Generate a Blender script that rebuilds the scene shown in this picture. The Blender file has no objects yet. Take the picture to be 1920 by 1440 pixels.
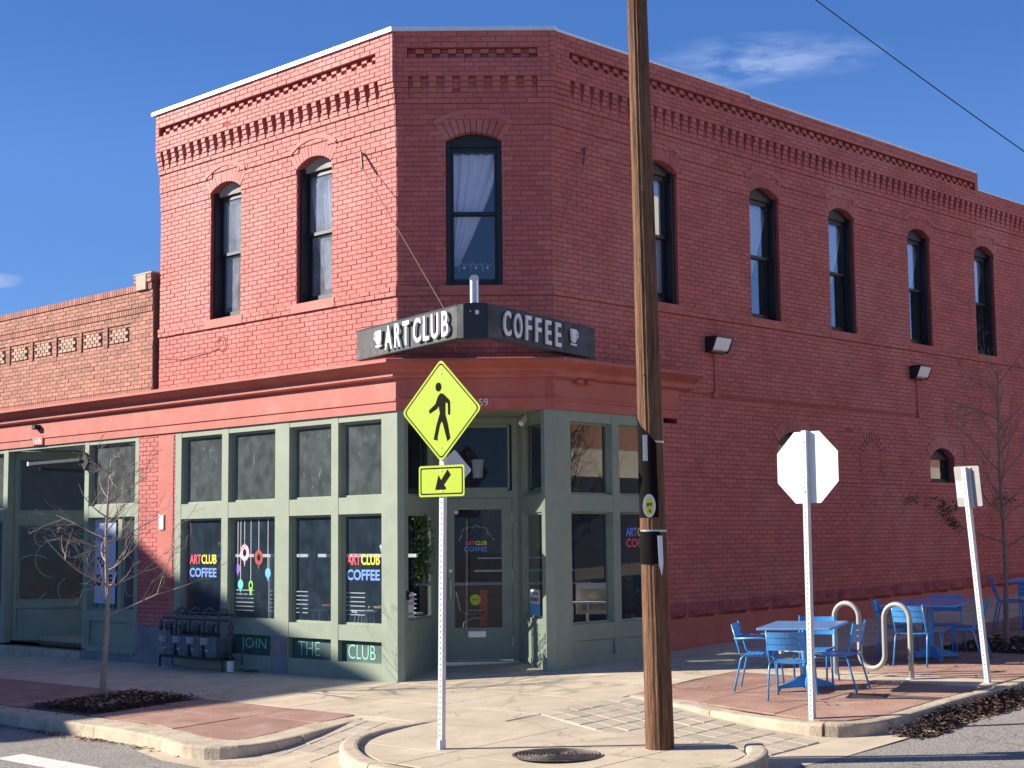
import bpy, math, random
import numpy as np
from mathutils import Vector, Matrix
random.seed(7)
scene = bpy.context.scene
S = math.sqrt(.5)
R = math.radians
# ---------------------------------------------------------------- camera, world, sun, exposure
cam_d = bpy.data.cameras.new('camera')
cam = bpy.data.objects.new('camera', cam_d)
scene.collection.objects.link(cam)
FWD = Vector((0.01084258, 0.99485326, 0.10074436)); RGT = Vector((0.9999028, -0.00990383, -0.00981365)); UPV = Vector((0.00876538, -0.10084097, 0.99486394))
m = Matrix.Identity(4)
for i in range(3):
    m[i][0], m[i][1], m[i][2] = RGT[i], UPV[i], -FWD[i]
m.translation = Vector((0, 0, 1.83))
cam.matrix_world = m
cam_d.sensor_width = 36.0
cam_d.lens = 2896.56 / 1920 * 36.0
cam_d.clip_start = .1
cam_d.clip_end = 2000
scene.camera = cam
SUN_EL = 25.0
SUN_DIR = Vector((1.0, -0.15, -math.tan(R(SUN_EL)) * 1.011)).normalized()      # the way the light travels
world = bpy.data.worlds.new("World")
scene.world = world
world.use_nodes = True
wn, wl = world.node_tree.nodes, world.node_tree.links
wn.clear()
wo = wn.new('ShaderNodeOutputWorld'); bg = wn.new('ShaderNodeBackground'); bg.inputs[1].default_value = 0.10
sky = wn.new('ShaderNodeTexSky'); sky.sky_type = 'NISHITA'; sky.sun_disc = False
sky.sun_elevation = R(SUN_EL); sky.sun_rotation = math.atan2(-SUN_DIR.x, -SUN_DIR.y)
sky.altitude = 1600; sky.air_density = 1.0; sky.dust_density = 0.3; sky.ozone_density = 2.2
tc = wn.new('ShaderNodeTexCoord'); sep = wn.new('ShaderNodeSeparateXYZ'); wl.new(tc.outputs['Generated'], sep.inputs[0])
def wmath(op, a, b=None):
    n = wn.new('ShaderNodeMath'); n.operation = op
    for i, x in enumerate((a, b)):
        if x is None: continue
        if isinstance(x, (int, float)): n.inputs[i].default_value = x
        else: wl.new(x, n.inputs[i])
    return n.outputs[0]
yy = wmath('MAXIMUM', sep.outputs[1], .02)
uu = wmath('DIVIDE', sep.outputs[0], yy); ww = wmath('DIVIDE', sep.outputs[2], yy)
comb = wn.new('ShaderNodeCombineXYZ'); wl.new(wmath('MULTIPLY', uu, 1.0), comb.inputs[0]); wl.new(wmath('MULTIPLY', ww, 3.2), comb.inputs[1])
nz = wn.new('ShaderNodeTexNoise'); nz.inputs['Scale'].default_value = 17; nz.inputs['Detail'].default_value = 6; nz.inputs['Roughness'].default_value = .62; nz.inputs['Distortion'].default_value = .12
wl.new(comb.outputs[0], nz.inputs['Vector'])
def blob(cu, cw, su, sw, tilt=0.):
    du = wmath('DIVIDE', wmath('SUBTRACT', uu, cu), su)
    dw = wmath('DIVIDE', wmath('SUBTRACT', wmath('SUBTRACT', ww, cw), wmath('MULTIPLY', wmath('SUBTRACT', uu, cu), tilt)), sw)
    d = wmath('ADD', wmath('MULTIPLY', du, du), wmath('MULTIPLY', dw, dw))
    return wmath('MAXIMUM', wmath('SUBTRACT', 1.0, d), 0.0)
msk = wmath('ADD', wmath('ADD', blob(.185, .319, .085, .018, .03), blob(.165, .308, .05, .014, .2)), wmath('MULTIPLY', blob(-.327, .172, .022, .0055), 2.2))
ramp = wmath('MAXIMUM', wmath('MULTIPLY', wmath('SUBTRACT', nz.outputs[0], .40), 3.2), 0.0)
cf = wmath('MINIMUM', wmath('MULTIPLY', wmath('MULTIPLY', ramp, msk), .75), .62)
gm = wn.new('ShaderNodeGamma'); gm.inputs[1].default_value = 1.2; wl.new(sky.outputs[0], gm.inputs[0])      # deep dry-air autumn sky
sc_n = wn.new('ShaderNodeVectorMath'); sc_n.operation = 'MULTIPLY'; sc_n.inputs[1].default_value = (.232, .325, .462); wl.new(gm.outputs[0], sc_n.inputs[0])
mn = wn.new('ShaderNodeVectorMath'); mn.operation = 'MINIMUM'; mn.inputs[1].default_value = (10, 10, 10); wl.new(sc_n.outputs[0], mn.inputs[0])
cr = wn.new('ShaderNodeValToRGB'); wl.new(sep.outputs[2], cr.inputs[0])        # even part of the sky: paler towards the horizon, all the way round
el = cr.color_ramp.elements; el[0].position = 0.0; el[0].color = (.090, .175, .37, 1); el[1].position = 1.0; el[1].color = (.018, .055, .18, 1)
for p_, c_ in ((.19, (.063, .140, .335, 1)), (.24, (.062, .143, .360, 1)), (.31, (.041, .108, .300, 1)), (.5, (.028, .080, .24, 1))):
    e_ = el.new(p_); e_.color = c_
sv = wn.new('ShaderNodeVectorMath'); sv.operation = 'SCALE'; sv.inputs['Scale'].default_value = 10; wl.new(cr.outputs[0], sv.inputs[0])
ms_ = wn.new('ShaderNodeMixRGB'); ms_.inputs[0].default_value = .62; wl.new(mn.outputs[0], ms_.inputs[1]); wl.new(sv.outputs[0], ms_.inputs[2])
mx = wn.new('ShaderNodeMixRGB'); wl.new(cf, mx.inputs[0]); wl.new(ms_.outputs[0], mx.inputs[1]); mx.inputs[2].default_value = (1.9, 2.5, 4.0, 1)
wl.new(mx.outputs[0], bg.inputs[0]); wl.new(bg.outputs[0], wo.inputs[0])
sun_d = bpy.data.lights.new('sun', 'SUN'); sun_d.energy = 4.7; sun_d.angle = R(.53); sun_d.color = (1.0, .915, .80)
sun = bpy.data.objects.new('sun', sun_d); scene.collection.objects.link(sun)
sun.rotation_euler = SUN_DIR.to_track_quat('-Z', 'Y').to_euler(); sun.location = (-20, 10, 30)
scene.view_settings.view_transform = 'Standard'; scene.view_settings.look = 'None'
scene.view_settings.gamma = 1; scene.view_settings.exposure = 1.15
scene.view_settings.use_curve_mapping = False
scene.cycles.max_bounces = 8; scene.cycles.transparent_max_bounces = 16

# ---------------------------------------------------------------- frames
A = Vector((-1.29158687, 20.22037992, 0)); B = Vector((0.76694767, 20.22037992, 0))
QA = -1.4556
class Fr:                                   # a facade frame: x to the right as seen from the street, d outward, z up
    def __init__(s, o, t, n): s.o, s.t, s.n = Vector(o), Vector(t), Vector(n)
    def __call__(s, x, d, z): return s.o + s.t * x + s.n * d + Vector((0, 0, z))
FL = Fr(A, (S, -S, 0), (-S, -S, 0)); FD = Fr(A, (1, 0, 0), (0, -1, 0)); FR = Fr(B, (S, S, 0), (S, -S, 0))
W = Fr((0, 0, 0), (1, 0, 0), (0, 1, 0))
WD = B.x - A.x
def gh(q, v):
    return float(np.interp(q, [-60, -9, QA, 0, 200], [-.35, -.33, .02, .14, .14 + .048 * 200])) + .006 * min(0, v - QA)
def QV(q, v, dz=0.): return Vector((B.x + (q + v) * S, B.y + (q - v) * S, gh(q, v) + dz))
def toqv(x, y): return ((x - B.x) + (y - B.y)) * S, ((x - B.x) - (y - B.y)) * S
def gxy(x, y): return gh(*toqv(x, y))

# ---------------------------------------------------------------- mesh helpers
class MB:
    def __init__(s): s.v, s.f, s.m, s.bv, s.cur = [], [], [], [], 0.
    def face(s, pts, mi=0):
        b = len(s.v); s.v += [tuple(p) for p in pts]; s.f.append(tuple(range(b, b + len(pts)))); s.m.append(mi); s.bv.append(s.cur)
    def box(s, F, x0, x1, d0, d1, z0, z1, mi=0, c=0.):      # c: chamfer of the outer (d1) face
        if x1 < x0: x0, x1 = x1, x0
        if d1 < d0: d0, d1 = d1, d0
        P = [F(x, d, z) for d in (d0, d1 - c) for (x, z) in ((x0, z0), (x1, z0), (x1, z1), (x0, z1))]
        if c: P += [F(x, d1, z) for (x, z) in ((x0 + c, z0 + c), (x1 - c, z0 + c), (x1 - c, z1 - c), (x0 + c, z1 - c))]
        b = len(s.v); s.v += [tuple(p) for p in P]
        fs = [(0, 1, 2, 3), (0, 4, 5, 1), (1, 5, 6, 2), (2, 6, 7, 3), (3, 7, 4, 0)]
        fs += [(4, 8, 9, 5), (5, 9, 10, 6), (6, 10, 11, 7), (7, 11, 8, 4), (11, 10, 9, 8)] if c else [(7, 6, 5, 4)]
        for f in fs: s.f.append(tuple(b + i for i in f)); s.m.append(mi); s.bv.append(s.cur)
        return s
    def brick(s, F, x0, x1, z0, z1, d, depth=.008, c=.005):      # five faces: a front with four chamfers
        P = [F(x, d - depth, z) for (x, z) in ((x0, z0), (x1, z0), (x1, z1), (x0, z1))] + [F(x, d, z) for (x, z) in ((x0 + c, z0 + c), (x1 - c, z0 + c), (x1 - c, z1 - c), (x0 + c, z1 - c))]
        b = len(s.v); s.v += [tuple(p) for p in P]
        for f in ((0, 1, 5, 4), (1, 2, 6, 5), (2, 3, 7, 6), (3, 0, 4, 7), (4, 5, 6, 7)):
            s.f.append(tuple(b + i for i in f)); s.m.append(0); s.bv.append(s.cur)
    def prism(s, F, pts, d0, d1, mi=0):                      # polygon (x,z) pushed through d
        n = len(pts); b = len(s.v)
        s.v += [tuple(F(x, d0, z)) for x, z in pts] + [tuple(F(x, d1, z)) for x, z in pts]
        s.f.append(tuple(b + i for i in range(n))); s.f.append(tuple(b + n + i for i in reversed(range(n))))
        s.m += [mi, mi]; s.bv += [s.cur, s.cur]
        for i in range(n):
            j = (i + 1) % n; s.f.append((b + j, b + i, b + n + i, b + n + j)); s.m.append(mi); s.bv.append(s.cur)
        return s
    def loft(s, rings, close=False, cap=True, mi=0):
        b = len(s.v); n = len(rings[0])
        for r in rings: s.v += [tuple(p) for p in r]
        m_ = len(rings)
        for i in range(m_ if close else m_ - 1):
            a, c = b + i * n, b + ((i + 1) % m_) * n
            for j in range(n):
                k = (j + 1) % n; s.f.append((a + j, a + k, c + k, c + j)); s.m.append(mi); s.bv.append(s.cur)
        if cap and not close:
            s.f.append(tuple(b + j for j in reversed(range(n)))); s.f.append(tuple(b + (m_ - 1) * n + j for j in range(n))); s.m += [mi, mi]; s.bv += [s.cur, s.cur]
        return s
    def tube(s, pts, r, n=8, close=False, mi=0):
        pts = [Vector(p) for p in pts]; k = len(pts)
        rr = r if isinstance(r, (list, tuple)) else [r] * k
        rings = []; prev = None
        for i in range(k):
            a = pts[(i - 1) % k] if (close or i > 0) else pts[i]; c = pts[(i + 1) % k] if (close or i < k - 1) else pts[i]
            t = (c - a)
            t = t.normalized() if t.length > 1e-9 else Vector((0, 0, 1))
            if prev is None:
                u = t.cross(Vector((0, 0, 1)))
                if u.length < .1: u = t.cross(Vector((1, 0, 0)))
            else:
                u = prev - t * prev.dot(t)
                if u.length < 1e-6: u = t.orthogonal()
            u.normalize(); prev = u; w = t.cross(u)
            rings.append([pts[i] + (u * math.cos(2 * math.pi * j / n) + w * math.sin(2 * math.pi * j / n)) * rr[i] for j in range(n)])
        return s.loft(rings, close=close, mi=mi)
    def lathe(s, o, prof, n=20, axis=None, mi=0):            # prof: (radius, height)
        o = Vector(o); ax = Vector(axis).normalized() if axis is not None else Vector((0, 0, 1))
        u = ax.orthogonal().normalized() if axis is not None else Vector((1, 0, 0)); w = ax.cross(u)
        return s.loft([[o + ax * h + (u * math.cos(2 * math.pi * j / n) + w * math.sin(2 * math.pi * j / n)) * r for j in range(n)] for r, h in prof], mi=mi)
    def build(s, name, mat, parent=None, loc=None, smooth=False, label=None, cat=None, group=None, kind=None):
        me = bpy.data.meshes.new(name)
        o = bpy.data.objects.new(name, me); scene.collection.objects.link(o)
        if parent is not None:
            o.parent = parent; off = ROOT[parent.name]
        else:
            off = Vector(loc) if loc is not None else Vector((0, 0, 0)); o.location = off
        ROOT[o.name] = off
        arr = np.array(s.v, dtype=float).reshape(-1, 3) - np.array(off)
        me.from_pydata(arr.tolist(), [], s.f)
        mats = mat if isinstance(mat, (list, tuple)) else [mat]
        for x in mats: me.materials.append(x)
        if len(mats) > 1: me.polygons.foreach_set('material_index', s.m)
        if any(s.bv):
            at = me.attributes.new('bv', 'FLOAT', 'FACE'); at.data.foreach_set('value', s.bv)
        if smooth: me.polygons.foreach_set('use_smooth', [True] * len(me.polygons))
        me.update()
        tag(o, label, cat, group, kind)
        return o
ROOT = {}
def tag(o, label=None, cat=None, group=None, kind=None):
    if label: o['label'] = label
    if cat: o['category'] = cat
    if group: o['group'] = group
    if kind: o['kind'] = kind
    return o
def thing(name, loc, label, cat, group=None):
    o = bpy.data.objects.new(name, None); scene.collection.objects.link(o); o.location = loc; o.empty_display_size = .1
    ROOT[o.name] = Vector(loc); tag(o, label, cat, group); return o
def copy_tree(o, label=None, loc=None, rot=None):
    r = o.copy(); scene.collection.objects.link(r)
    if label: r['label'] = label
    if loc is not None: r.location = loc
    if rot is not None: r.rotation_euler = rot
    for ch in o.children:
        c = ch.copy(); scene.collection.objects.link(c); c.parent = r
        for g in ch.children:
            d = g.copy(); scene.collection.objects.link(d); d.parent = c
    return r
def text_mb(body, F, xc, zc, height, d, depth=0., xs=1., bold=0., width=None, align='CENTER', shear=0., res=3, mb=None):
    cu = bpy.data.curves.new('t', 'FONT'); cu.body = body; cu.size = 1; cu.extrude = 0; cu.offset = bold; cu.resolution_u = res; cu.align_x = 'LEFT'; cu.shear = shear
    to = bpy.data.objects.new('t', cu); scene.collection.objects.link(to)
    dg = bpy.context.evaluated_depsgraph_get(); me = bpy.data.meshes.new_from_object(to.evaluated_get(dg))
    vs = np.array([v.co[:] for v in me.vertices]); fs = [tuple(p.vertices) for p in me.polygons]
    bpy.data.objects.remove(to); bpy.data.curves.remove(cu); bpy.data.meshes.remove(me)
    lo, hi = vs.min(0), vs.max(0)
    k = height / (hi[1] - lo[1]); kx = k * xs if width is None else width / (hi[0] - lo[0])
    X = (vs[:, 0] - (lo[0] + hi[0]) / 2) * kx + xc; Z = (vs[:, 1] - (lo[1] + hi[1]) / 2) * k + zc
    mb = mb or MB(); b = len(mb.v)
    mb.v += [tuple(F(X[i], d, Z[i])) for i in range(len(X))]
    for f in fs: mb.f.append(tuple(b + i for i in f)); mb.m.append(0); mb.bv.append(0.)
    if depth:
        b2 = len(mb.v); mb.v += [tuple(F(X[i], d - depth, Z[i])) for i in range(len(X))]
        cnt = {}
        for f in fs:
            for i in range(len(f)):
                e = (f[i], f[(i + 1) % len(f)]); cnt[e] = cnt.get(e, 0) + 1
        for (i, j) in cnt:
            if (j, i) not in cnt:
                mb.f.append((b + j, b + i, b2 + i, b2 + j)); mb.m.append(0); mb.bv.append(0.)
    return mb
# ---------------------------------------------------------------- materials
def pmat(name, col, rough=.7, var=.12, scale=3., bump=0., bscale=60., metal=0., stain=None, stain_scale=1.2, stain_amt=.4, spec=.5, bvv=0., coord='Object', stretch=None, coat=0., crack=0., spots=0.):
    mt = bpy.data.materials.new(name); mt.use_nodes = True
    nt = mt.node_tree; n, l = nt.nodes, nt.links; b = n['Principled BSDF']
    b.inputs['Roughness'].default_value = rough; b.inputs['Metallic'].default_value = metal; b.inputs['Specular IOR Level'].default_value = spec
    if coat: b.inputs['Coat Weight'].default_value = coat; b.inputs['Coat Roughness'].default_value = .15
    t = n.new('ShaderNodeTexCoord')
    vec = t.outputs[coord]
    if stretch:
        mp = n.new('ShaderNodeMapping'); mp.inputs['Scale'].default_value = stretch; l.new(vec, mp.inputs[0]); vec = mp.outputs[0]
    nz = n.new('ShaderNodeTexNoise'); nz.inputs['Scale'].default_value = scale; nz.inputs['Detail'].default_value = 6; nz.inputs['Roughness'].default_value = .65; l.new(vec, nz.inputs['Vector'])
    mr = n.new('ShaderNodeMapRange'); mr.inputs[1].default_value = .3; mr.inputs[2].default_value = .7; mr.inputs[3].default_value = 1 - var; mr.inputs[4].default_value = 1 + var; l.new(nz.outputs[0], mr.inputs[0])
    val = mr.outputs[0]
    if bvv:
        at = n.new('ShaderNodeAttribute'); at.attribute_name = 'bv'; oi = n.new('ShaderNodeObjectInfo')
        ad = n.new('ShaderNodeMath'); ad.operation = 'ADD'; l.new(at.outputs['Fac'], ad.inputs[0]); l.new(oi.outputs['Random'], ad.inputs[1])
        fr = n.new('ShaderNodeMath'); fr.operation = 'FRACT'; l.new(ad.outputs[0], fr.inputs[0])
        mr2 = n.new('ShaderNodeMapRange'); mr2.inputs[3].default_value = 1 - bvv; mr2.inputs[4].default_value = 1 + bvv; l.new(fr.outputs[0], mr2.inputs[0])
        mu = n.new('ShaderNodeMath'); mu.operation = 'MULTIPLY'; l.new(val, mu.inputs[0]); l.new(mr2.outputs[0], mu.inputs[1]); val = mu.outputs[0]
    cm = n.new('ShaderNodeVectorMath'); cm.operation = 'SCALE'; cm.inputs[0].default_value = col[:3]; l.new(val, cm.inputs['Scale'])
    out = cm.outputs[0]
    if stain is not None:
        n2 = n.new('ShaderNodeTexNoise'); n2.inputs['Scale'].default_value = stain_scale; n2.inputs['Detail'].default_value = 8; n2.inputs['Roughness'].default_value = .7; l.new(vec, n2.inputs['Vector'])
        m2 = n.new('ShaderNodeMapRange'); m2.inputs[1].default_value = .48; m2.inputs[2].default_value = .72; m2.inputs[4].default_value = stain_amt; l.new(n2.outputs[0], m2.inputs[0])
        mxn = n.new('ShaderNodeMixRGB'); l.new(m2.outputs[0], mxn.inputs[0]); l.new(out, mxn.inputs[1]); mxn.inputs[2].default_value = (*stain, 1); out = mxn.outputs[0]
    if crack:
        dn = n.new('ShaderNodeTexNoise'); dn.inputs['Scale'].default_value = 1.7; dn.inputs['Detail'].default_value = 5; l.new(vec, dn.inputs['Vector'])
        va = n.new('ShaderNodeVectorMath'); va.operation = 'MULTIPLY_ADD'; l.new(dn.outputs['Color'], va.inputs[0]); va.inputs[1].default_value = (.9, .9, .9); l.new(vec, va.inputs[2])
        vo = n.new('ShaderNodeTexVoronoi'); vo.feature = 'DISTANCE_TO_EDGE'; vo.inputs['Scale'].default_value = crack; l.new(va.outputs[0], vo.inputs['Vector'])
        mc_ = n.new('ShaderNodeMapRange'); mc_.inputs[1].default_value = .002; mc_.inputs[2].default_value = .010; mc_.inputs[3].default_value = .33; mc_.inputs[4].default_value = 0; l.new(vo.outputs[0], mc_.inputs[0])
        xx = n.new('ShaderNodeMixRGB'); l.new(mc_.outputs[0], xx.inputs[0]); l.new(out, xx.inputs[1]); xx.inputs[2].default_value = (col[0] * .3, col[1] * .28, col[2] * .28, 1); out = xx.outputs[0]
    if spots:
        vs_ = n.new('ShaderNodeTexVoronoi'); vs_.inputs['Scale'].default_value = 3.2; vs_.inputs['Randomness'].default_value = 1; l.new(vec, vs_.inputs['Vector'])
        ms = n.new('ShaderNodeMapRange'); ms.inputs[1].default_value = .05; ms.inputs[2].default_value = .075; ms.inputs[3].default_value = spots; ms.inputs[4].default_value = 0; l.new(vs_.outputs['Distance'], ms.inputs[0])
        xx = n.new('ShaderNodeMixRGB'); l.new(ms.outputs[0], xx.inputs[0]); l.new(out, xx.inputs[1]); xx.inputs[2].default_value = (.10, .09, .08, 1); out = xx.outputs[0]
    l.new(out, b.inputs['Base Color'])
    if bump:
        nb = n.new('ShaderNodeTexNoise'); nb.inputs['Scale'].default_value = bscale; nb.inputs['Detail'].default_value = 8; l.new(vec, nb.inputs['Vector'])
        bp = n.new('ShaderNodeBump'); bp.inputs['Strength'].default_value = min(1, bump); bp.inputs['Distance'].default_value = .004 if bump <= 1 else .004 * bump; l.new(nb.outputs[0], bp.inputs['Height']); l.new(bp.outputs[0], b.inputs['Normal'])
    return mt
def glass_mat(name, dust_sheen=.05, tint=(.80, .86, .88), refl=1.6, dust_sheen_col=(.6, .62, .62), scratch=0.):
    mt = bpy.data.materials.new(name); mt.use_nodes = True
    nt = mt.node_tree; n, l = nt.nodes, nt.links; n.clear()
    o = n.new('ShaderNodeOutputMaterial'); tr = n.new('ShaderNodeBsdfTransparent'); tr.inputs[0].default_value = (*tint, 1)
    gl = n.new('ShaderNodeBsdfGlossy'); gl.inputs['Roughness'].default_value = .015
    df = n.new('ShaderNodeBsdfDiffuse'); df.inputs[0].default_value = (*dust_sheen_col, 1)
    fr = n.new('ShaderNodeFresnel'); ge = n.new('ShaderNodeNewGeometry'); io = n.new('ShaderNodeMapRange'); io.inputs[3].default_value = 1.5; io.inputs[4].default_value = 1 / 1.5
    l.new(ge.outputs['Backfacing'], io.inputs[0]); l.new(io.outputs[0], fr.inputs[0])
    mu = n.new('ShaderNodeMath'); mu.operation = 'MULTIPLY'; mu.use_clamp = True; l.new(fr.outputs[0], mu.inputs[0]); mu.inputs[1].default_value = refl
    t = n.new('ShaderNodeTexCoord'); nz = n.new('ShaderNodeTexNoise'); nz.inputs['Scale'].default_value = 5; nz.inputs['Detail'].default_value = 7; l.new(t.outputs['Object'], nz.inputs['Vector'])
    mr = n.new('ShaderNodeMapRange'); mr.inputs[1].default_value = .35; mr.inputs[2].default_value = .75; mr.inputs[3].default_value = dust_sheen * .75; mr.inputs[4].default_value = dust_sheen * 1.5; l.new(nz.outputs[0], mr.inputs[0])
    fac = mr.outputs[0]
    if scratch:
        mp = n.new('ShaderNodeMapping'); mp.inputs['Scale'].default_value = (9, 9, 1.6); mp.inputs['Rotation'].default_value = (.2, .35, 0); l.new(t.outputs['Object'], mp.inputs[0])
        n3 = n.new('ShaderNodeTexNoise'); n3.inputs['Scale'].default_value = 3.; n3.inputs['Detail'].default_value = 3; n3.inputs['Distortion'].default_value = 1.5; l.new(mp.outputs[0], n3.inputs['Vector'])
        m3 = n.new('ShaderNodeMapRange'); m3.inputs[1].default_value = .66; m3.inputs[2].default_value = .76; m3.inputs[4].default_value = scratch; l.new(n3.outputs[0], m3.inputs[0])
        ad = n.new('ShaderNodeMath'); ad.operation = 'ADD'; l.new(fac, ad.inputs[0]); l.new(m3.outputs[0], ad.inputs[1]); fac = ad.outputs[0]
    m1 = n.new('ShaderNodeMixShader'); l.new(fac, m1.inputs[0]); l.new(tr.outputs[0], m1.inputs[1]); l.new(df.outputs[0], m1.inputs[2])
    m2 = n.new('ShaderNodeMixShader'); l.new(mu.outputs[0], m2.inputs[0]); l.new(m1.outputs[0], m2.inputs[1]); l.new(gl.outputs[0], m2.inputs[2]); l.new(m2.outputs[0], o.inputs[0])
    return mt
RED = (.455, .132, .115)
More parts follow.
